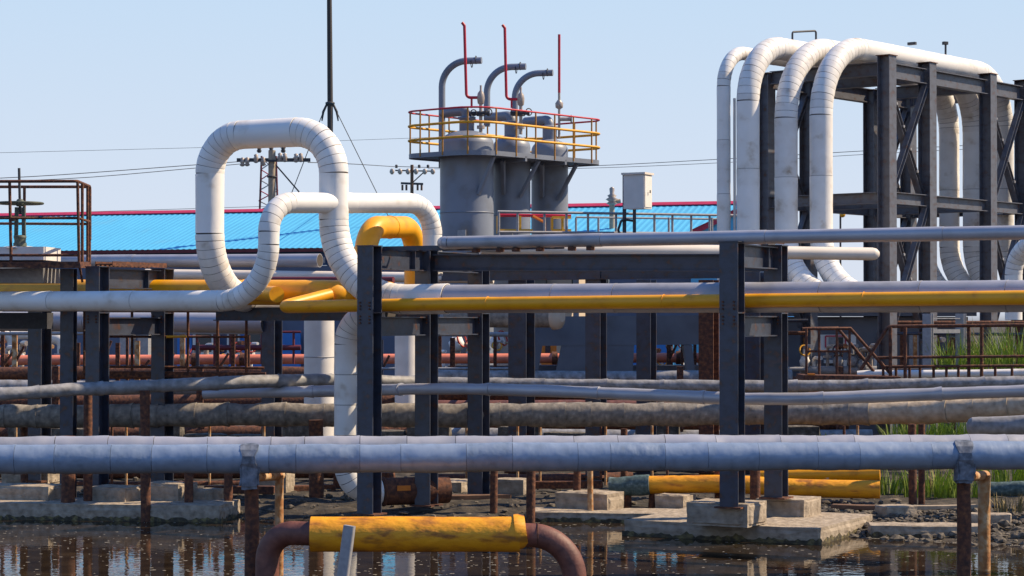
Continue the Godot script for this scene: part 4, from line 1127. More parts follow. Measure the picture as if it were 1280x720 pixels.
func railings() -> void:
	var m: Material = mats.rust
	# rusty cage platform at the left edge
	var dn = 31.8
	var df = 33.1
	var root = thing("valve_platform", "rusty railed valve platform at the left edge", "platform", at(50, 335, 32.2))
	var r = 0.023
	var top_n = 227.0
	var top_f = 233.5
	part(root, "top_rail", tube(smooth_path([[at(-90, top_n, dn), 0], [at(97, 226.5, dn), 0.06], [at(112.5, 233, df), 0.06], [at(112.5, 300, df), 0]], 20.0), [r], 8), m)
	poly_rail(root, "top_rail", [at(-90, top_f, df), at(112, top_f, df)], r, m)
	poly_rail(root, "mid_rail", [at(-90, 272.5, dn), at(97, 272.5, dn), at(112, 277, df)], r * 0.9, m)
	poly_rail(root, "mid_rail", [at(-90, 279, df), at(112, 280, df)], r * 0.9, m)
	poly_rail(root, "toe_rail", [at(-90, 319, dn), at(97, 319, dn)], r * 0.9, m)
	for k in [12.0, 97.0]: poly_rail(root, "rail_post", [at(k, 227, dn), at(k + 2, 334, dn)], r, m)
	for k in [30.5, 112.0]: poly_rail(root, "rail_post", [at(k, 234, df), at(k, 330, df)], r, m)
	for k in [0.37, 0.8]: poly_rail(root, "rail_post", [at(97, 227, dn).lerp(at(112.5, 233.5, df), k), at(97, 330, dn).lerp(at(112.5, 326, df), k)], r, m)
	for k in 9:
		var z = lerpf(dn - 0.05, df + 0.05, k / 8.0)
		part(root, "deck_plank", bar(at(-95, 331, z), at(100 + k * 1.6, 331, z), 0.09, 0.12, Vector3.UP), m)
	part(root, "column", i_beam(Vector3(at(86, 340, 32.5).x, -0.3, -32.5), at(86, 336, 32.5), 0.2, 0.2, Vector3(1, 0, 0.1)), mats.steel)
	part(root, "bracket", bar(at(99, 330, 32.2), at(103, 353, 32.2), 0.03, 0.03, Vector3.RIGHT), m)
	# box below and insulated cover above the deck
	var cv = thing("valve_cover", "pale grey metal cover box around the valve foot on the platform", "cover", at(30, 325, 32.6))
	var cb = at(20, 317, 32.6)
	part(cv, "case", box(cb + Vector3(0.0, -0.01, 0), Vector3(1.14, 0.2, 0.8), -6.0, 0.01), mats.cabinet)
	part(cv, "peaked_top", tube(PackedVector3Array([cb + Vector3(0.04, 0.075, 0), cb + Vector3(0.04, 0.12, 0)]), [0.5, 0.09], 4), mats.cabinet)
	var lb = at(18, 345, 32.8)
	solo("grey_tank", box(lb, Vector3(1.2, 0.22, 0.8), -6.0, 0.02), mats.rail_grey, "dull grey box tank under the valve platform deck", "tank")
	var lbm = at(10, 401, 33.6)
	solo("steel_beam", box(lbm, Vector3(1.35, 0.25, 0.3), -6.0), mats.dark_iron, "short deep dark beam under the white pipe at the left edge", "beam")
	# gate valve
	var v = thing("gate_valve", "dark green gate valve with a wide hand wheel and tall stem", "valve", at(25, 308, 32.5))
	var p = at(25, 308, 32.5)
	var mpp = 32.5 / FOCAL
	part(v, "stem", rod(p + Vector3(0, 40 * mpp, 0), p + Vector3(-1.5 * mpp, 98 * mpp, 0), 0.02, 10), mats.dark_iron)
	part(v, "hand_wheel", ring_mesh(p + Vector3(0, 54 * mpp, 0), Vector3.UP, 28 * mpp, 0.017), mats.valve_green)
	for k in 3:
		var dir = Vector3(cos(k * PI / 3.0 + 0.3), 0, sin(k * PI / 3.0 + 0.3)) * 28 * mpp
		part(v, "wheel_spoke", rod(p + Vector3(0, 54 * mpp, 0) - dir, p + Vector3(0, 54 * mpp, 0) + dir, 0.013), mats.valve_green)
	part(v, "hub", lathe([[0.05, 0.0], [0.075, 0.03], [0.07, 0.07], [0.04, 0.11]], p + Vector3(0, 50 * mpp, 0), 14), mats.valve_green)
	for s in [-1, 1]: part(v, "yoke_arm", bar(p + Vector3(s * 0.06, 0.1, 0), p + Vector3(s * 0.05, 49 * mpp, 0), 0.05, 0.06, Vector3.RIGHT), mats.valve_green)
	part(v, "bonnet", lathe([[0.10, 0.0], [0.10, 0.05], [0.085, 0.06], [0.085, 0.12], [0.095, 0.125], [0.095, 0.16], [0.06, 0.17]], p, 18), mats.valve_green)
	part(v, "motor_lug", box(p + Vector3(-0.1, 0.42, 0.02), Vector3(0.08, 0.09, 0.1)), mats.valve_green)
	# lower left rusty walkway railing
	var d = 33.6
	var wr = thing("walkway_railing", "dark rusty walkway with railing under the white pipe at left", "railing", at(210, 470, d))
	for k in [105.5, 165.0, 197.0, 235.0, 272.0, 308.0]: poly_rail(wr, "rail_post", [at(k, 388, d), at(k, 470, d)], 0.022, m)
	poly_rail(wr, "mid_rail", [at(104, 420.5, d), at(310, 421, d)], 0.02, m)
	poly_rail(wr, "top_rail", [at(104, 389, d), at(310, 389, d)], 0.02, m)
	poly_rail(wr, "toe_rail", [at(104, 458, d), at(330, 460, d)], 0.02, m)
	for k in 5: part(wr, "deck_plank", bar(at(104, 467, d + 0.02 + 0.16 * k), at(332, 469, d + 0.02 + 0.16 * k), 0.09, 0.14, Vector3.UP), mats.rust)
	part(wr, "yellow_bar", rod(at(208, 421, d - 0.06), at(233, 420.5, d - 0.06), 0.022), mats.rail_yellow)
	for k in [0.0, 26.0]:
		poly_rail(wr, "rung_hook", [at(105, 413 + k, d), at(112, 413 + k, d - 0.2), at(117, 415 + k, d - 0.2)], 0.012, mats.rust_pale)
	# far dark red rails behind
	var fr = thing("far_railing", "dark red pipe railing beyond the left walkway near the blue wall", "railing", at(290, 440, 48.0))
	for k in [246.0, 268.0, 288.0, 307.0, 327.0, 367.0]: poly_rail(fr, "rail_post", [at(k, 414, 48.0), at(k, 455, 48.0)], 0.028, mats.dark_red)
	poly_rail(fr, "rail", [at(240, 434.5, 48.0), at(376, 434.5, 48.0)], 0.06, mats.dark_red)
	poly_rail(fr, "rail", [at(240, 415, 48.0), at(376, 415, 48.0)], 0.025, mats.dark_red)
	# rusty stair and railing at right
	d = 36.5
	var sr = thing("stair_railing", "rusty stairway and long railing before the reeds at right", "railing", at(1120, 472, d))
	var df2 = d + 0.9
	poly_rail(sr, "hand_rail", [at(1003, 411, df2), at(1047, 410, df2), at(1097, 470, df2)], 0.028, m)
	poly_rail(sr, "hand_rail", [at(1020, 411, d), at(1063, 410.5, d), at(1113, 467, d)], 0.028, m)
	part(sr, "hand_rail", tube(smooth_path([[at(1076, 462, d), 0], [at(1110, 408, d), 0.15], [at(1420, 405, d - 0.6), 0]], 15.0), [0.03], 8), m)
	poly_rail(sr, "mid_rail", [at(1097, 447, d), at(1420, 444, d - 0.6)], 0.024, mats.rust)
	poly_rail(sr, "low_rail", [at(1104, 458.5, d), at(1420, 456, d - 0.6)], 0.024, m)
	for k in [1113.0, 1131.5, 1211.0, 1227.0, 1310.0]: poly_rail(sr, "rail_post", [at(k, 409, d - 0.1), at(k, 474, d - 0.1)], 0.03, mats.rust)
	for k in [1104.0, 1120.0, 1137.0, 1150.0, 1167.0, 1183.0, 1198.0, 1244.0, 1265.0]: poly_rail(sr, "stub_post", [at(k, 458, d), at(k, 474, d)], 0.024, m)
	for k in [1008.0, 1024.0, 1046.0, 1062.0]: poly_rail(sr, "rail_post", [at(k, 411, d), at(k, 468, d)], 0.022, m)
	poly_rail(sr, "mid_rail", [at(1008, 439, d), at(1064, 439, d)], 0.02, m)
	part(sr, "deck", bar(at(1000, 471, d), at(1120, 473, d), 0.08, 0.9, Vector3.UP), m)
	part(sr, "orange_clamp", box(at(1014, 469, d - 0.4), Vector3(0.12, 0.06, 0.1)), mats.orange_paint)

# ---------------------------------------------------------------- towers
func towers() -> void:
	var u = Vector3(0.65, 0, -0.76)
	var v = Vector3(0.76, 0, 0.65)
	var c = Vector3(-0.1, 0, -61.35)
	var spots = [-1.78, 0.14, 1.84]
	var words = ["nearest grey vessel tower of the three, at left", "middle grey vessel tower of the three", "farthest grey vessel tower of the three, at right"]
	var deck = at(605, 190, 58.6).y
	var dome = at(583, 163, 60.0).y
	var mpp = 60.0 / FOCAL
	for k in 3:
		var foot = c + u * spots[k]
		foot.y = 0.2
		var R = 0.745 if k == 0 else 0.535
		var tw = thing("vessel_tower", words[k], "tower", foot, "vessel towers")
		var hd = dome - 0.2
		part(tw, "shell", lathe([[R, 0.0], [R, hd - 2.3], [R, hd - 2.29], [R, hd - 0.36]], foot, 40), mats.tower_grey)
		var b = Build.new()
		var pts = PackedVector3Array()
		var rads = []
		for j in 10:
			var an = PI / 2.0 * j / 9.0
			pts.append(foot + Vector3(0, hd - 0.36 + 0.36 * sin(an), 0))
			rads.append(maxf(R * cos(an), 0.003))
		tube_into(b, pts, rads, 40, false, false)
		part(tw, "domed_head", done(b), mats.tower_grey)
		for h in [hd - 2.3, hd - 4.3]: part(tw, "weld_ring", ring_mesh(foot + Vector3(0, h, 0), Vector3.UP, R + 0.002, 0.016, 40), mats.tower_grey)
		var sv = foot + (v * 0.5 - u * 0.86).normalized() * (R + 0.02)
		part(tw, "name_plate", box(sv + Vector3(0, hd - 2.9, 0), Vector3(0.3, 0.2, 0.02), -30.0), mats.rail_grey)
		part(tw, "manway", tube(PackedVector3Array([sv + Vector3(0, hd - 5.2, 0) - v * 0.0, sv + (sv - foot).normalized() * 0.16 + Vector3(0, hd - 5.2, 0)]), [0.26], 20), mats.tower_grey)
		for j in 14:
			var an = TAU * j / 14.0
			part(tw, "lifting_rib", bar(foot + Vector3(cos(an) * R * 0.97, hd - 0.40, sin(an) * R * 0.97), foot + Vector3(cos(an) * R * 0.72, hd - 0.12, sin(an) * R * 0.72), 0.03, 0.04, Vector3.UP), mats.tower_grey)
		# neck, outlet and gooseneck vent
		part(tw, "neck", lathe([[0.21, hd - 0.05], [0.21, hd + 0.3], [0.25, hd + 0.31], [0.25, hd + 0.37], [0.1, hd + 0.4]], foot, 22), mats.tower_grey)
		var side = -v * 0.98 + u * 0.05
		var e0 = foot + Vector3(0, hd + 0.55, 0)
		part(tw, "outlet", pipe_mesh([[foot + Vector3(0, hd + 0.2, 0), 0], [e0, 0.18], [e0 + side * 0.98, 0]], 0.14, 18), mats.tower_grey)
		var g = foot + (side if k < 2 else side * 1.42)
		var gtop = hd + 0.55 + 1.45
		var low: float = hd - 1.0 if k == 0 else hd + 0.3
		part(tw, "gooseneck_vent", tube(smooth_path([[g + Vector3(0, low, 0), 0], [g + Vector3(0, gtop, 0), 0.72], [g + Vector3(1.12, gtop, 0.25), 0]], 7.0), [0.095], 16), mats.tower_grey)
		for q in 2: part(tw, "vent_bracket", ring_mesh(g + Vector3(0.84 + q * 0.12, gtop - 0.08 + 0.1 * q, 0.2), Vector3(1, 0, 0.2).normalized(), 0.11, 0.012, 16), mats.dark_iron)
	# shared railed platform
	var pl = thing("tower_platform", "yellow railed platform around the tops of the three towers", "platform", Vector3(c.x, deck, c.z))
	var l = 2.95
	var l2 = 2.72
	var w = 1.42
	var corner = func(a: float, b: float, y: float) -> Vector3: return c + u * a + v * b + Vector3(0, y - c.y, 0)
	# outline of the deck, its four corners well rounded
	var quad = [corner.call(-l, -w, deck), corner.call(-l, w, deck), corner.call(l2, w, deck), corner.call(l2, -w, deck)]
	var start = (quad[3] + quad[0]) / 2.0
	var outline = smooth_path([[start, 0], [quad[0], 0.55], [quad[1], 0.9], [quad[2], 0.55], [quad[3], 0.7], [start, 0]], 10.0)
	var db = Build.new()
	for k in outline.size() - 1:
		var m0 = Vector3(c.x, deck, c.z)
		db.tri(outline[k], outline[k + 1], m0, Vector3.UP)
		db.tri(outline[k] - Vector3(0, 0.05, 0), outline[k + 1] - Vector3(0, 0.05, 0), m0 - Vector3(0, 0.05, 0), Vector3.DOWN)
	part(pl, "deck", done(db), mats.tower_grey)
	var fb = Build.new()
	for k in outline.size() - 1:
		var o = outline[k] - Vector3(c.x, deck, c.z)
		for q in [0.0, -0.05]:
			var sh = (outline[k] - Vector3(c.x, deck, c.z)).normalized() * q
			var sh2 = (outline[k + 1] - Vector3(c.x, deck, c.z)).normalized() * q
			fb.quad(outline[k] + sh + Vector3(0, 0.05, 0), outline[k + 1] + sh2 + Vector3(0, 0.05, 0), outline[k + 1] + sh2 - Vector3(0, 0.08, 0), outline[k] + sh - Vector3(0, 0.08, 0), o if q == 0.0 else -o)
	part(pl, "edge_fascia", done(fb), mats.tower_grey)
	for q in [-0.9, 0.84]:
		part(pl, "floor_beam", bar(corner.call(q, -w, deck - 0.1), corner.call(q, w, deck - 0.1), 0.14, 0.08, Vector3.UP), mats.tower_grey)
	for k in 3:
		var q = spots[k]
		for s in [1]:
			part(pl, "brace", bar(corner.call(q - 0.3, s * (0.70 if k == 0 else 0.55), deck - 1.1), corner.call(q - 0.3, s * 1.25, deck - 0.1), 0.09, 0.09, u), mats.tower_grey)
			if k > 0: part(pl, "brace", bar(corner.call(q - s * 0.58, 0.2, deck - 1.0), corner.call(q - s * 1.25, 0.75, deck - 0.12), 0.10, 0.10, v), mats.tower_grey)
	var ry: Material = mats.rail_yellow
	var hs = [0.42, 0.82, 1.22]
	var loop = Curve3D.new()
	for p in outline: loop.add_point(p)
	var around = loop.get_baked_length()
	for k in 19:
		var p = loop.sample_baked(around * k / 19.0)
		part(pl, "rail_post", rod(p + Vector3(0, -0.05, 0), p + Vector3(0, 1.22, 0), 0.024, 8), mats.rail_post)
	for h in 3:
		var pts = PackedVector3Array()
		for p in outline: pts.append(p + Vector3(0, hs[h], 0))
		part(pl, "top_rail" if h == 2 else "guard_rail", tube(pts, [0.026 if h == 2 else 0.036], 8), mats.vent_red if h == 2 else ry)
	# red vent pipes and valve clusters
	var vents = [[580.5, 30.0, 583.0, 122.0, 598.0, 59.9, "hooked red vent pipe at left above the tower platform"], [631.0, 33.0, 633.0, 124.0, 648.0, 61.2, "hooked red vent pipe in the middle above the tower platform"], [699.0, 43.0, 699.0, 116.0, 699.0, 62.8, "straight red vent pipe at right above the tower platform"]]
	for e in vents:
		var d: float = e[5]
		var r = thing("vent_pipe", e[6], "vent pipe", at(e[2], 165, d), "red vent pipes")
		if e[2] != e[4]:
			part(r, "red_pipe", tube(smooth_path([[at(e[0] - 3, e[1] - 2, d), 0], [at(e[0], e[1] + 2, d), 0.05], [at(e[2], e[3], d), 0.12], [at(e[4], e[3], d), 0]], 12.0), [0.042], 10), mats.vent_red)
			part(r, "valve_body", lathe([[0.04, -0.2], [0.09, -0.16], [0.11, 0.0], [0.09, 0.12], [0.03, 0.2], [0.03, 0.34]], at(e[4] + 3, e[3], d), 14), mats.ceramic)
			part(r, "riser", rod(at(e[4] + 3, e[3], d), at(e[4] + 3, 168, d), 0.05, 10), mats.ceramic)
			part(r, "flange", rod(at(e[4] + 3, 143, d), at(e[4] + 3, 145, d), 0.12, 12), mats.dark_iron)
			part(r, "flange", rod(at(e[4] + 3, 157, d), at(e[4] + 3, 161, d), 0.11, 12), mats.ceramic)
			part(r, "hand_wheel", ring_mesh(at(e[4] + 13, 140, d), Vector3(0.5, 0, 0.86), 0.1, 0.016, 16), mats.dark_iron)
			part(r, "hand_wheel", ring_mesh(at(e[4] - 6, 141, d - 0.1), Vector3(0.2, 0, 0.96), 0.085, 0.016, 16), mats.dark_iron)
			part(r, "side_valve", rod(at(e[4] - 10, 142, d), at(e[4] + 14, 141, d), 0.06, 10), mats.dark_iron)
			part(r, "red_drop", rod(at(e[4] - 8.5, e[3], d), at(e[4] - 8.5, 135, d), 0.03, 8), mats.vent_red)
		else:
			part(r, "red_pipe", rod(at(e[0], e[1], d), at(e[2], e[3], d), 0.04, 10), mats.vent_red)
			part(r, "riser", rod(at(e[2], e[3], d), at(e[2], 172, d), 0.038, 10), mats.ceramic)
			part(r, "valve_body", lathe([[0.05, -0.12], [0.11, -0.08], [0.12, 0.04], [0.05, 0.14]], at(699, 131, d), 14), mats.ceramic)
			part(r, "side_valve", rod(at(700, 149, d), at(714, 149, d), 0.06, 10), mats.ceramic)
			part(r, "hand_wheel", ring_mesh(at(714, 149, d), Vector3.RIGHT, 0.11, 0.018, 16), mats.dark_iron)
	# steel framed walkway railing in front of the towers
	var d1 = 52.0
	var d2 = 54.5
	var wk = thing("walkway_railing", "grey walkway railing between the towers and the white cabinet", "railing", at(770, 292, 53.0))
	var g: Material = mats.rail_grey
	poly_rail(wk, "top_rail", [at(622, 264.5, d1), at(933, 269.5, d1 + 2.6)], 0.032, g)
	poly_rail(wk, "mid_rail", [at(622, 290, d1), at(933, 292, d1 + 2.6)], 0.03, g)
	for k in [623.5, 647.0, 680.5, 708.0, 735.0, 770.0, 793.0, 818.0, 840.5, 864.0, 887.0, 931.0]:
		poly_rail(wk, "rail_post", [at(k, 265 + (k - 622) * 0.016, d1 + (k - 622) * 0.0084), at(k, 300, d1 + (k - 622) * 0.0084)], 0.03, g)
	poly_rail(wk, "back_rail", [at(720, 271.5, d2), at(905, 274, d2 + 1.5)], 0.025, g)
	for k in [748.0, 836.0, 720.0, 890.0]: poly_rail(wk, "rail_post", [at(k, 272, d2), at(k, 300, d2)], 0.028, g)
	part(wk, "deck", bar(at(615, 298, d1 + 1.0), at(935, 299, d1 + 3.0), 0.08, 1.6, Vector3.UP), mats.tower_grey)
	for k in [640.0, 720.0, 800.0, 900.0]:
		var f = at(k, 298, d1 + 1.4)
		part(wk, "leg", bar(Vector3(f.x, 0.2, f.z), f, 0.14, 0.14, Vector3.RIGHT), mats.tower_grey)
	var ol = thing("orange_gate", "orange framed ladder gate behind the grey walkway railing", "gate", at(680, 292, 56.0))
	for e in [[622.0, 270.0, 622.0, 292.0], [650.0, 270.0, 650.0, 290.0], [666.0, 270.0, 681.0, 278.0], [681.0, 278.0, 681.0, 300.0], [690.0, 272.0, 714.0, 272.0], [690.0, 288.0, 714.0, 288.0], [690.0, 272.0, 690.0, 288.0], [703.0, 272.0, 703.0, 288.0], [650.0, 288.0, 666.0, 288.0], [622.0, 288.0, 650.0, 288.0]]:
		part(ol, "frame_bar", bar(at(e[0], e[1], 56.0), at(e[2], e[3] + 0.01, 56.0), 0.075, 0.05, Vector3(0.3, 0.3, 1)), mats.orange_paint if e[0] > 660 and e[0] < 685 else mats.rail_yellow)
	poly_rail(ol, "red_rail", [at(622, 269, 56.1), at(714, 270, 56.1)], 0.04, mats.vent_red)
	# white cabinet
	var cd = 53.0
	var cab = thing("control_cabinet", "white control cabinet on a post above the walkway railing", "cabinet", at(796, 292, cd))
	var cc = at(797, 240, cd)
	part(cab, "case", box(cc, Vector3(0.56, 0.84, 0.46), -28.0, 0.01), mats.cabinet)
	part(cab, "hood", box(cc + Vector3(0, 0.44, 0), Vector3(0.64, 0.05, 0.54), -28.0), mats.cream)
	part(cab, "door", box(cc + Vector3(0.285 * cos(deg_to_rad(28.0)), 0, 0.285 * sin(deg_to_rad(28.0))) - Vector3(0, 0.0, 0), Vector3(0.02, 0.76, 0.40), -28.0), mats.white)
	part(cab, "latch", box(cc + Vector3(0.30, 0.0, 0.16), Vector3(0.02, 0.07, 0.03), -28.0), mats.dark_iron)
	part(cab, "post", bar(at(780.5, 300, cd + 0.1), at(780.5, 216, cd + 0.1), 0.09, 0.09, Vector3.RIGHT), mats.steel)
	part(cab, "post", bar(at(793, 300, cd), at(793, 262, cd), 0.08, 0.08, Vector3.RIGHT), mats.steel)
	part(cab, "conduit", tube(smooth_path([[at(786, 298, cd), 0], [at(772, 290, cd), 0.1], [at(777, 274, cd), 0.1], [at(792, 276, cd), 0]], 15.0), [0.03], 8), mats.dark_iron)
	# cross arm insulators far off above the roof
	var ps = thing("roof_insulator", "brown white insulator stack above the blue roof ridge", "insulator", at(765, 256, 80.0))
	var ip = at(765, 256, 80.0)
	part(ps, "stack", lathe([[0.12, 0.0], [0.22, 0.05], [0.12, 0.12], [0.24, 0.2], [0.12, 0.28], [0.18, 0.34], [0.08, 0.4], [0.1, 0.6], [0.04, 0.66]], ip, 12), mats.ceramic)
	part(ps, "arm", rod(ip + Vector3(-0.1, 0.08, 0), ip + Vector3(0.32, 0.14, 0), 0.08, 8), mats.pole_tan)
	part(ps, "post", rod(Vector3(ip.x, 0.2, ip.z), ip, 0.1, 8), mats.pole_tan)

# ---------------------------------------------------------------- gantry with the big pipe loops
func gantry() -> void:
	var ps = deg_to_rad(40.0)
	var u = Vector3(sin(ps), 0, -cos(ps))
	var v = Vector3(cos(ps), 0, sin(ps))
	var c1 = Vector3(7.82, 0, -45.0)
	var topy = at(1109, 70, 45.0).y
	var midy = at(1109, 247, 45.0).y
	var s = [0.0, 1.7, 4.45, 6.15]
	var W = 2.99
	var root = thing("loop_gantry", "tall dark steel gantry carrying the four big white pipe loops", "gantry", Vector3(c1.x, 0.2, c1.z))
	for row in 2:
		var o = c1 - v * (W * row)
		for k in 4:
			var f = o + u * s[k]
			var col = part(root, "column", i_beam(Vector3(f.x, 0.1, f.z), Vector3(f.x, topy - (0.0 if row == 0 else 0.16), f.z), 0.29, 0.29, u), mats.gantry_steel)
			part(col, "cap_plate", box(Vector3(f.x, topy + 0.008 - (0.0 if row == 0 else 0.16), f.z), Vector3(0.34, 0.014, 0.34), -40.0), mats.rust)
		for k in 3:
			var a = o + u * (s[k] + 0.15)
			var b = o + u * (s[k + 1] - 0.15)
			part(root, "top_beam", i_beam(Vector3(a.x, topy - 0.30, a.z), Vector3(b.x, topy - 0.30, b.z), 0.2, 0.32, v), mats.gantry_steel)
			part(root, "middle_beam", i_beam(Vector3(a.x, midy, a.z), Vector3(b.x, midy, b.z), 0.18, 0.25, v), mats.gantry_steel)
		for k in [0, 2]:
			for lv in [[midy + 0.15, topy - 0.5], [midy - 2.7, midy - 0.15]]:
				var a = o + u * (s[k] + 0.13)
				var b = o + u * (s[k + 1] - 0.13)
				part(root, "brace", prism(i_section(0.13, 0.12, 0.012, 0.012), Vector3(a.x, lv[0], a.z) + v * 0.03, Vector3(b.x, lv[1], b.z) + v * 0.03, v), mats.gantry_steel)
				var br = part(root, "brace", prism(i_section(0.15, 0.12, 0.012, 0.012), Vector3(a.x, lv[1], a.z) - v * 0.10, Vector3(b.x, lv[0], b.z) - v * 0.10, v), mats.gantry_steel)
				for q in [0.2, 0.4, 0.6, 0.8]:
					var bp = Vector3(a.x, lv[1], a.z).lerp(Vector3(b.x, lv[0], b.z), q) - v * 0.02
					part(br, "bolt", rod(bp, bp + v * 0.03, 0.03, 8), mats.rail_grey)
	for k in 4:
		var a = c1 + u * s[k] - v * 0.15
		var b = c1 + u * s[k] - v * (W - 0.15)
		part(root, "cross_beam", i_beam(Vector3(a.x, topy - 0.26, a.z), Vector3(b.x, topy - 0.26, b.z), 0.2, 0.28, u), mats.gantry_steel)
		part(root, "cross_beam", i_beam(Vector3(a.x, midy + 0.002, a.z), Vector3(b.x, midy + 0.002, b.z), 0.18, 0.24, u), mats.gantry_steel)
	# loops: across offset, near end, far end, radius, label
	var hy = at(1080, 64, 45.6).y
	var lowy = at(1040, 372, 44.0).y
	var loops = [
		[-2.32, -2.61, 5.9, 0.14, "thin white pipe loop at the far left of the gantry", 0.75],
		[-1.8, -2.49, 5.97, 0.235, "second white pipe loop from the left on the gantry", 1.2],
		[-1.2, -1.99, 6.0, 0.235, "third white pipe loop from the left on the gantry", 1.55],
		[-0.6, -1.61, 6.36, 0.235, "rightmost and nearest white pipe loop on the gantry", 1.5]]
	for e in loops:
		var n = c1 + v * e[0] + u * e[1]
		var f = c1 + v * e[0] + u * e[2]
		var t = thing("pipe_loop", e[4], "pipe", Vector3(n.x, 0.2, n.z), "gantry pipe loops")
		var r: float = e[3]
		var y: float = hy - (0.235 - r) - (0.02 if r < 0.2 else 0.0)
		var ly = lowy
		var ctrl = []
		if r > 0.2: ctrl = [[Vector3(n.x, ly, n.z) + v * 5.0, 0.0], [Vector3(n.x, ly, n.z), 1.25]]
		else: ctrl = [[Vector3(n.x, 1.0, n.z), 0.0]]
		ctrl.append_array([[Vector3(n.x, y, n.z), e[5]], [Vector3(f.x, y, f.z), 1.3 if r > 0.2 else 0.7], [Vector3(f.x, ly, f.z), 1.25], [Vector3(f.x, ly, f.z) + v * 4.0, 0.0]])
		lagged(t, ctrl, r, whites, mats.seam, 1.15, 0.135, 26, 0.008)
		if r < 0.2:
			part(t, "tracer_pipe", rod(Vector3(n.x, 1.0, n.z) + v * 0.2 + u * 0.1, Vector3(n.x, y - 1.0, n.z) + v * 0.2 + u * 0.1, 0.028, 8), mats.cabinet)
	# handle, cowl and small lamp on top
	var h = thing("lifting_handle", "thin dark hoop handle on top of the gantry pipes", "handle", at(1005, 50, 47.0))
	part(h, "hoop", tube(smooth_path([[at(990.5, 56, 47.0), 0], [at(990.5, 40, 47.0), 0.05], [at(1020, 38.5, 47.6), 0.05], [at(1020, 54, 47.6), 0]], 20.0), [0.022], 8), mats.dark_iron)
	solo("pipe_lug", box(at(1140, 54.5, 48.4), Vector3(0.2, 0.06, 0.1), -40.0, 0.015), mats.dark_iron, "small dark lug on top of the nearest gantry pipe", "lug")
	var lamp = thing("small_lamp", "tiny dark fitting on a stalk above the far gantry end", "lamp", at(1182, 66, 51.0))
	part(lamp, "stalk", rod(at(1182, 72, 51.0), at(1182, 55, 51.0), 0.025), mats.dark_iron)
	part(lamp, "head", box(at(1181.5, 54, 51.0), Vector3(0.13, 0.07, 0.1), 20.0, 0.015), mats.dark_iron)
	# pipe bend at the right edge
	var eb = thing("insulated_pipe", "white ringed pipe bend cut by the right edge behind the main pipe", "pipe", at(1270, 360, 38.0), "white insulated pipes")
	lagged(eb, [[at(1267, 400, 38.0), 0.0], [at(1267, 308, 38.0), 0.55], [at(1340, 296, 36.8), 0.0]], 0.15, whites, mats.seam, 0.8, 0.12, 22, 0.008)
	# yellow ball lamp beyond the gantry
	var yl = thing("yard_lamp", "yellow ball lamp on a thin post beyond the gantry", "lamp", at(1051, 320, 66.0))
	part(yl, "post", rod(Vector3(at(1050.5, 300, 66.0).x, 0.2, -66.0), at(1050.5, 270, 66.0), 0.03), mats.dark_iron)
	var bl = at(1053, 268.5, 66.0)
	part(yl, "globe", tube(PackedVector3Array([bl + Vector3(0, -0.08, 0), bl + Vector3(0, -0.05, 0), bl, bl + Vector3(0, 0.05, 0), bl + Vector3(0, 0.08, 0)]), [0.03, 0.075, 0.095, 0.075, 0.02], 14), mats.rail_yellow)

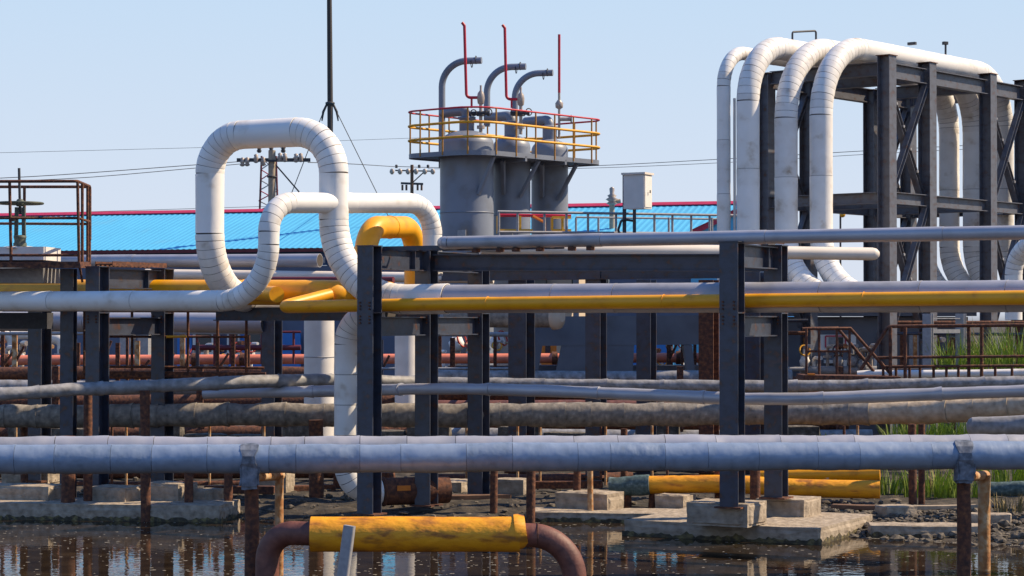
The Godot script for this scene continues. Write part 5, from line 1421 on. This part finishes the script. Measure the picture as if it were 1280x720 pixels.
# ---------------------------------------------------------------- shed, poles and wires
func background() -> void:
	var t = 0.316
	var depth = func(px: float, d0: float) -> float: return d0 / (1.0 + t * (px - 640.0) / FOCAL)
	var al = Vector3(1, 0, t).normalized()
	var ac = Vector3(t, 0, -1).normalized()
	var ridge_y = at(640, 259.5, 85.0).y
	var eave_y = at(300, 311.5, depth.call(300, 79.0)).y
	var a = at(-260, 260, depth.call(-260, 85.0))
	var b = at(968, 260, depth.call(968, 85.0))
	var len = Vector2(a.x - b.x, a.z - b.z).length()
	var shed = thing("blue_roofed_shed", "long industrial shed with a bright blue ribbed roof and red ridge", "building", Vector3((a.x + b.x) / 2.0, 0.2, a.z))
	var span = 6.1
	for sd in [-1, 1]:
		var rb = Build.new()
		var n = int(len / 0.25)
		for k in n:
			var x = len * k / n
			var w = len / n
			for q in [[0.0, 0.0, 0.36, 0.0], [0.36, 0.0, 0.5, 0.014], [0.5, 0.014, 0.78, 0.014], [0.78, 0.014, 1.0, 0.0]]:
				var e0 = Vector3(a.x, ridge_y, a.z) + al * (x + w * q[0])
				var e1 = Vector3(a.x, ridge_y, a.z) + al * (x + w * q[2])
				var fall = ac * (span * sd) + Vector3(0, eave_y - ridge_y, 0)
				rb.quad(e0 + Vector3(0, q[1], 0), e1 + Vector3(0, q[3], 0), e1 + fall + Vector3(0, q[3], 0), e0 + fall + Vector3(0, q[1], 0), Vector3(-al.x * (q[3] - q[1]) * 8.0, 1, -al.z * (q[3] - q[1]) * 8.0) )
		part(shed, "roof_sheeting", done(rb), mats.cyan_sheet)
	var ra = Vector3(a.x, ridge_y + 0.06, a.z)
	part(shed, "ridge_cap", prism(PackedVector2Array([Vector2(-0.26, -0.09), Vector2(0.0, 0.02), Vector2(0.26, -0.09), Vector2(0.26, -0.06), Vector2(0.0, 0.06), Vector2(-0.26, -0.06)]), ra - al * 0.1, ra + al * (len + 0.1), ac), mats.red_trim)
	var nteeth = int(len / 0.5)
	var ea = Vector3(a.x, eave_y, a.z) - ac * span
	part(shed, "eave_trim", bar(ea + Vector3(0, -0.07, 0) - ac * 0.03, ea + al * len + Vector3(0, -0.07, 0) - ac * 0.03, 0.13, 0.05, Vector3.UP), mats.dark_red)
	var wa = ea + ac * 0.35
	part(shed, "wall_band", bar(Vector3(wa.x, eave_y - 0.36, wa.z), Vector3(wa.x, eave_y - 0.36, wa.z) + al * len, 0.56, 0.1, Vector3.UP), mats.dark_blue_sheet)
	part(shed, "wall", bar(Vector3(wa.x, (eave_y - 0.65) / 2.0, wa.z) + ac * 0.01, Vector3(wa.x, (eave_y - 0.65) / 2.0, wa.z) + al * len + ac * 0.01, eave_y - 0.65, 0.08, Vector3.UP), mats.slate_wall)
	for e in [[222.0, 240.0], [286.0, 330.0], [352.0, 376.0], [756.0, 800.0], [818.0, 838.0]]:
		var q0 = at(e[0], 438, depth.call(e[0], 78.3))
		var q1 = at(e[1], 438, depth.call(e[1], 78.3))
		part(shed, "blue_wall_panel", bar(q0, q1, 1.3, 0.06, Vector3.UP), mats.blue_sheet)
	part(shed, "gable_wall", prism(PackedVector2Array([Vector2(-span + 0.4, -ridge_y * 0.5), Vector2(span - 0.4, -ridge_y * 0.5), Vector2(span - 0.4, eave_y - 0.2 - ridge_y * 0.5), Vector2(0, ridge_y * 0.5 - 0.15), Vector2(-span + 0.4, eave_y - 0.2 - ridge_y * 0.5)]), Vector3(b.x, ridge_y * 0.5, b.z) - al * 0.3, Vector3(b.x, ridge_y * 0.5, b.z) - al * 0.2, -ac), mats.blue_sheet)
	for k in 26:
		var p = wa + al * (len * (k + 0.5) / 26.0) - ac * 0.15
		part(shed, "bracket", box(Vector3(p.x, eave_y - 0.45, p.z), Vector3(0.07, 0.22, 0.07)), mats.rail_grey)
	# wall openings: pale doors and windows glimpsed under the pipes
	for e in [[255.0, 0.9], [292.0, 0.5], [318.0, 0.7], [440.0, 0.8], [560.0, 1.0], [628.0, 0.9], [838.0, 1.2]]:
		var dd: float = depth.call(e[0], 78.2)
		var p = at(e[0], 432, dd)
		var wf = part(shed, "window", box(p + Vector3(0, 0.1, 0), Vector3(e[1], 0.9, 0.1), -17.5), mats.cabinet)
		part(wf, "pane", box(p + Vector3(0, 0.1, 0.05), Vector3(e[1] * 0.7, 0.66, 0.06), -17.5), mats.window_dark)
	# annex with a red verge
	var an = thing("annex_shed", "small blue annex with a red sloping verge before the long shed", "building", at(890, 300, 76.0))
	var v0 = at(921, 264, 76.0)
	var v1 = at(864, 291, 76.0)
	part(an, "verge", bar(v0, v1, 0.2, 0.1, Vector3(0, 1, 0)), mats.red_trim)
	part(an, "gable_wall", prism(PackedVector2Array([Vector2(0, -2.3), Vector2(0, 0.0), Vector2(v0.x - v1.x, v0.y - v1.y), Vector2(v0.x - v1.x, -2.3)]), v1 + Vector3(0, 0, -0.16), v1 + Vector3(0, 0, -0.06), Vector3.RIGHT), mats.cyan_sheet)
	var rr = Build.new()
	rr.quad(v0 + Vector3(0, 0.08, 0.1), v1 + Vector3(0, 0.08, 0.1), v1 + Vector3(0, 0.08, -4), v0 + Vector3(0, 0.08, -4), Vector3.UP)
	part(an, "roof", done(rr), mats.cyan_sheet)
	# bright cyan sheet fence in the yard
	var cf = thing("sheet_fence", "bright blue sheet metal fence glimpsed right of centre under the main pipe", "fence", at(870, 456, 66.0))
	for k in 9:
		var p = at(838 + k * 8.6, 444, 66.0 - k * 0.12)
		part(cf, "fence_panel", box(p, Vector3(0.2, 0.66, 0.04), -14.0), mats.cyan_sheet)
	var bf = at(826, 444, 66.4)
	part(cf, "fence_panel", box(bf, Vector3(0.5, 0.66, 0.05), -14.0), mats.blue_sheet)
	# pale low buildings far off
	for e in [[775.0, 351.0, 60.0, 120.0, "pale beige far building seen just above the main pipe"], [850.0, 352.0, 70.0, 122.0, "second pale far building seen just above the main pipe"], [712.0, 342.0, 52.0, 57.0, "beige block wall lit by sun below the walkway railing"]]:
		var p = at(e[0], e[1], e[3])
		var fb = thing("far_building", e[4], "building", Vector3(p.x, 0.2, p.z), "pale far buildings")
		part(fb, "wall", box(Vector3(p.x, (p.y + 0.4) / 2.0, p.z), Vector3(e[2] / FOCAL * e[3], p.y + 0.4, 3.0), -20.0), mats.beige)
		part(fb, "roof_slab", box(Vector3(p.x, p.y + 0.45, p.z), Vector3(e[2] / FOCAL * e[3] + 0.3, 0.1, 3.3), -20.0), mats.cabinet)
		for k in 3: part(fb, "window", box(Vector3(p.x - 0.8 + 0.8 * k, p.y - 0.2, p.z + 1.52), Vector3(0.35, 0.4, 0.1), -20.0), mats.window_dark)
	# electricity pole with ceramic insulators
	var d = 75.0
	var mpp = d / FOCAL
	var p1 = thing("power_pole", "tan power pole with a crowded insulator crossarm seen through the tall loop", "power pole", Vector3(at(340, 300, d).x, 0.2, -d), "power poles")
	part(p1, "shaft", tube(PackedVector3Array([Vector3(at(340, 300, d).x, 0.2, -d), at(340, 188, d)]), [0.16, 0.125], 16), mats.pole_tan)
	part(p1, "crossarm", bar(at(296, 201, d - 0.15), at(388, 201, d - 0.15), 0.07, 0.07, Vector3.UP), mats.dark_iron)
	part(p1, "crossarm", bar(at(296, 199, d + 0.15), at(388, 199, d + 0.15), 0.07, 0.07, Vector3.UP), mats.dark_iron)
	for k in [303.0, 309.0, 320.0, 329.0, 350.0, 356.0, 370.0, 376.0]:
		part(p1, "insulator", lathe([[0.03, -0.2], [0.1, -0.16], [0.06, -0.08], [0.11, -0.04], [0.06, 0.02], [0.08, 0.08], [0.02, 0.12]], at(k, 198 + 3.0 * sin(k), d - 0.15), 12), mats.ceramic)
	for k in [324.0, 339.0, 354.0]: part(p1, "insulator", lathe([[0.05, 0.0], [0.09, 0.06], [0.06, 0.12], [0.09, 0.18], [0.05, 0.28]], at(k, 191, d), 12), mats.dark_iron)
	part(p1, "strut", bar(at(342, 203, d), at(374, 240, d), 0.05, 0.05, Vector3.UP), mats.dark_iron)
	part(p1, "clamp", ring_mesh(at(340, 221, d), Vector3.UP, 0.15, 0.03, 16), mats.dark_iron)
	var p2d = 101.0
	var p2 = thing("power_pole", "brown power pole with two crossarms left of the towers", "power pole", Vector3(at(514.5, 300, p2d).x, 0.2, -p2d), "power poles")
	part(p2, "shaft", tube(PackedVector3Array([Vector3(at(514.5, 300, p2d).x, 0.2, -p2d), at(515, 206, p2d)]), [0.1, 0.075], 12), mats.pole_brown)
	part(p2, "crossarm", bar(at(494, 213, p2d), at(541, 214, p2d), 0.06, 0.06, Vector3.UP), mats.dark_iron)
	part(p2, "crossarm", bar(at(501, 229, p2d), at(529, 230, p2d), 0.1, 0.06, Vector3.UP), mats.dark_iron)
	part(p2, "strut", bar(at(516, 228, p2d), at(530, 215, p2d), 0.05, 0.05, Vector3.UP), mats.dark_iron)
	for k in [490.0, 500.0, 510.0, 520.0, 531.0, 541.0]: part(p2, "insulator", lathe([[0.05, -0.15], [0.12, -0.05], [0.1, 0.06], [0.04, 0.12]], at(k, 214, p2d - 0.1), 10), mats.ceramic)
	for k in [495.5, 524.0, 535.0]: part(p2, "insulator", lathe([[0.06, 0.0], [0.07, 0.12], [0.03, 0.16]], at(k, 210, p2d), 10), mats.dark_iron)
	for k in [503.0, 508.0, 522.0, 527.0]: part(p2, "fuse", rod(at(k, 231, p2d), at(k, 238, p2d), 0.05, 8), mats.pole_brown)
	# lattice tower
	var lt = thing("lattice_mast", "red and white lattice mast behind the tan power pole", "mast", Vector3(at(336, 300, 105.0).x, 0.2, -105.0))
	var ld = 105.0
	var lo = at(336, 264, ld)
	for k in 2:
		var sx: float = -1.0 if k == 0 else 1.0
		part(lt, "leg", rod(Vector3(lo.x + sx * 0.7, 0.2, lo.z), at(336 + sx * 9, 195, ld), 0.05, 8), mats.dark_red)
	for k in 7:
		var y0 = 290.0 - k * 13.0
		var w0 = 15.5 - k * 0.95
		part(lt, "lattice_bar", rod(at(336 - w0, y0, ld), at(336 + w0 - 1, y0 - 13, ld), 0.03, 6), mats.red_trim if k % 2 else mats.rail_grey)
		part(lt, "lattice_bar", rod(at(336 + w0, y0, ld + 0.1), at(336 - w0 + 1, y0 - 13, ld + 0.1), 0.03, 6), mats.red_trim if k % 2 else mats.rail_grey)
	# guyed mast
	var md = 84.0
	var mp = at(413, 200, md)
	var ms = thing("guyed_mast", "tall slim black guyed mast rising out of the picture", "mast", Vector3(mp.x, 0.2, mp.z))
	part(ms, "shaft", tube(PackedVector3Array([Vector3(mp.x, 0.2, mp.z), at(412.7, 128, md), at(411.2, -70, md)]), [0.12, 0.11, 0.09], 12), mats.mast_black)
	part(ms, "collar", ring_mesh(at(412.6, 129, md), Vector3.UP, 0.14, 0.05, 14), mats.dark_iron)
	for e in [[404.0, 140.0, 330.0, 330.0], [421.0, 140.0, 520.0, 340.0]]:
		var gp = at(412.6, 127, md)
		var ge = at(e[0], e[1], md)
		part(ms, "guy_insulator", tube(PackedVector3Array([gp, gp.lerp(ge, 0.4) + Vector3(0, 0.1, 0), ge, ge + Vector3((e[0] - 412.0) * 0.006, -0.35, 0)]), [0.02, 0.045, 0.05, 0.025], 8), mats.dark_iron)
		part(ms, "guy_wire", rod(ge, at(e[2], e[3], md), 0.018, 6), mats.wire)
	# wires
	var wires = [
		["upper power line across the left sky to the tan pole", [[-80.0, 226.0, 72.0], [60.0, 219.5, 73.0], [245.0, 206.0, 74.5], [300.0, 202.0, 75.0]], 0.013],
		["lower power line across the left sky to the tan pole", [[-80.0, 229.0, 72.0], [90.0, 223.0, 73.0], [245.0, 210.0, 74.5], [300.0, 205.0, 75.0]], 0.012],
		["power line from the tan pole to the brown pole", [[385.0, 203.0, 75.0], [440.0, 205.0, 81.0], [495.0, 208.5, 101.0]], 0.015],
		["power line from the brown pole behind the towers", [[495.0, 208.0, 101.0], [560.0, 209.5, 101.0], [720.0, 208.0, 101.0], [900.0, 199.0, 100.0], [1100.0, 187.5, 98.0], [1320.0, 176.0, 96.0]], 0.015],
		["second power line right of the towers, just below the first", [[535.0, 211.0, 101.0], [720.0, 210.5, 101.0], [900.0, 203.5, 100.0], [1100.0, 192.0, 98.0], [1320.0, 181.0, 96.0]], 0.012],
		["faint high wire above the left power lines", [[-80.0, 193.0, 110.0], [262.0, 184.2, 110.0]], 0.010],
		["faint wire just above the blue roof at left", [[100.0, 265.0, 110.0], [400.0, 256.0, 110.0]], 0.012],
		["faint high wire between the black mast and the towers", [[420.0, 176.0, 110.0], [560.0, 171.0, 110.0]], 0.009]]
	for w in wires:
		var pts = []
		for q in w[1]: pts.append(at(q[0], q[1], q[2]))
		solo("power_line", tube(wavy(pts, 1.0), [w[2]], 5), mats.wire, w[0], "wire", "overhead wires")

# ----------------------------------------------------------------
func _ready() -> void:
	rng.seed = 20240611
	bump.seed = 7
	bump.frequency = 0.22
	bump.fractal_octaves = 3
	var tilt = atan((HORIZON - 360.0) / FOCAL)
	cam_basis = Basis(Vector3.RIGHT, tilt)
	along = Vector3(cos(deg_to_rad(RACK_TURN)), 0, sin(deg_to_rad(RACK_TURN)))
	away = Vector3(sin(deg_to_rad(RACK_TURN)), 0, -cos(deg_to_rad(RACK_TURN)))
	var cam = Camera3D.new()
	cam.name = "camera"
	cam.fov = rad_to_deg(2.0 * atan(360.0 / FOCAL))
	cam.near = 0.5
	cam.far = 3000.0
	cam.transform = Transform3D(cam_basis, Vector3(0, CAM_H, 0))
	add_child(cam)
	cam.current = true
	# clear summer air: pale over the horizon, deep blue overhead
	var el_deg = [-90.0, -8.0, 0.0, 4.0, 8.5, 20.0, 45.0, 90.0]
	var air = [Vector3(0.03, 0.026, 0.022), Vector3(0.07, 0.065, 0.06), Vector3(0.50, 0.53, 0.60), Vector3(0.45, 0.52, 0.62), Vector3(0.39, 0.50, 0.63), Vector3(0.17, 0.31, 0.58), Vector3(0.05, 0.15, 0.42), Vector3(0.028, 0.10, 0.32)]
	var img = Image.create(64, 512, false, Image.FORMAT_RGBF)
	for y in 512:
		var e = 90.0 - 180.0 * (y + 0.5) / 512.0
		var k = 0
		while k < el_deg.size() - 2 and e > el_deg[k + 1]: k += 1
		var c = air[k].lerp(air[k + 1], (e - el_deg[k]) / (el_deg[k + 1] - el_deg[k]))
		for x in 64: img.set_pixel(x, y, Color(c.x, c.y, c.z))
	var sky_mat = PanoramaSkyMaterial.new()
	sky_mat.panorama = ImageTexture.create_from_image(img)
	var env = Environment.new()
	env.background_mode = Environment.BG_SKY
	env.sky = Sky.new()
	env.sky.sky_material = sky_mat
	env.tonemap_mode = Environment.TONE_MAPPER_LINEAR
	env.tonemap_exposure = 1.45
	env.ambient_light_source = Environment.AMBIENT_SOURCE_SKY
	env.sdfgi_enabled = true
	env.ssao_enabled = true
	env.ssil_enabled = true
	var we = WorldEnvironment.new()
	we.name = "world_environment"
	we.environment = env
	add_child(we)
	var sun = DirectionalLight3D.new()
	sun.name = "sun"
	sun.light_energy = 1.6
	sun.light_color = Color(1.0, 0.91, 0.77)
	sun.light_angular_distance = 0.5
	sun.shadow_enabled = true
	var el = deg_to_rad(44.0)
	var az = deg_to_rad(10.0)
	var to_sun = Vector3(cos(el) * cos(az), sin(el), -cos(el) * sin(az))
	add_child(sun)
	sun.look_at_from_position(to_sun * 50.0, Vector3.ZERO, Vector3.UP)
	make_materials()
	build_setting()
	background()
	towers()
	gantry()
	yard()
	rack_frames()
	rack_pipes()
	low_pipes()
	railings()
	front_pipes()
	bank()
	plants()
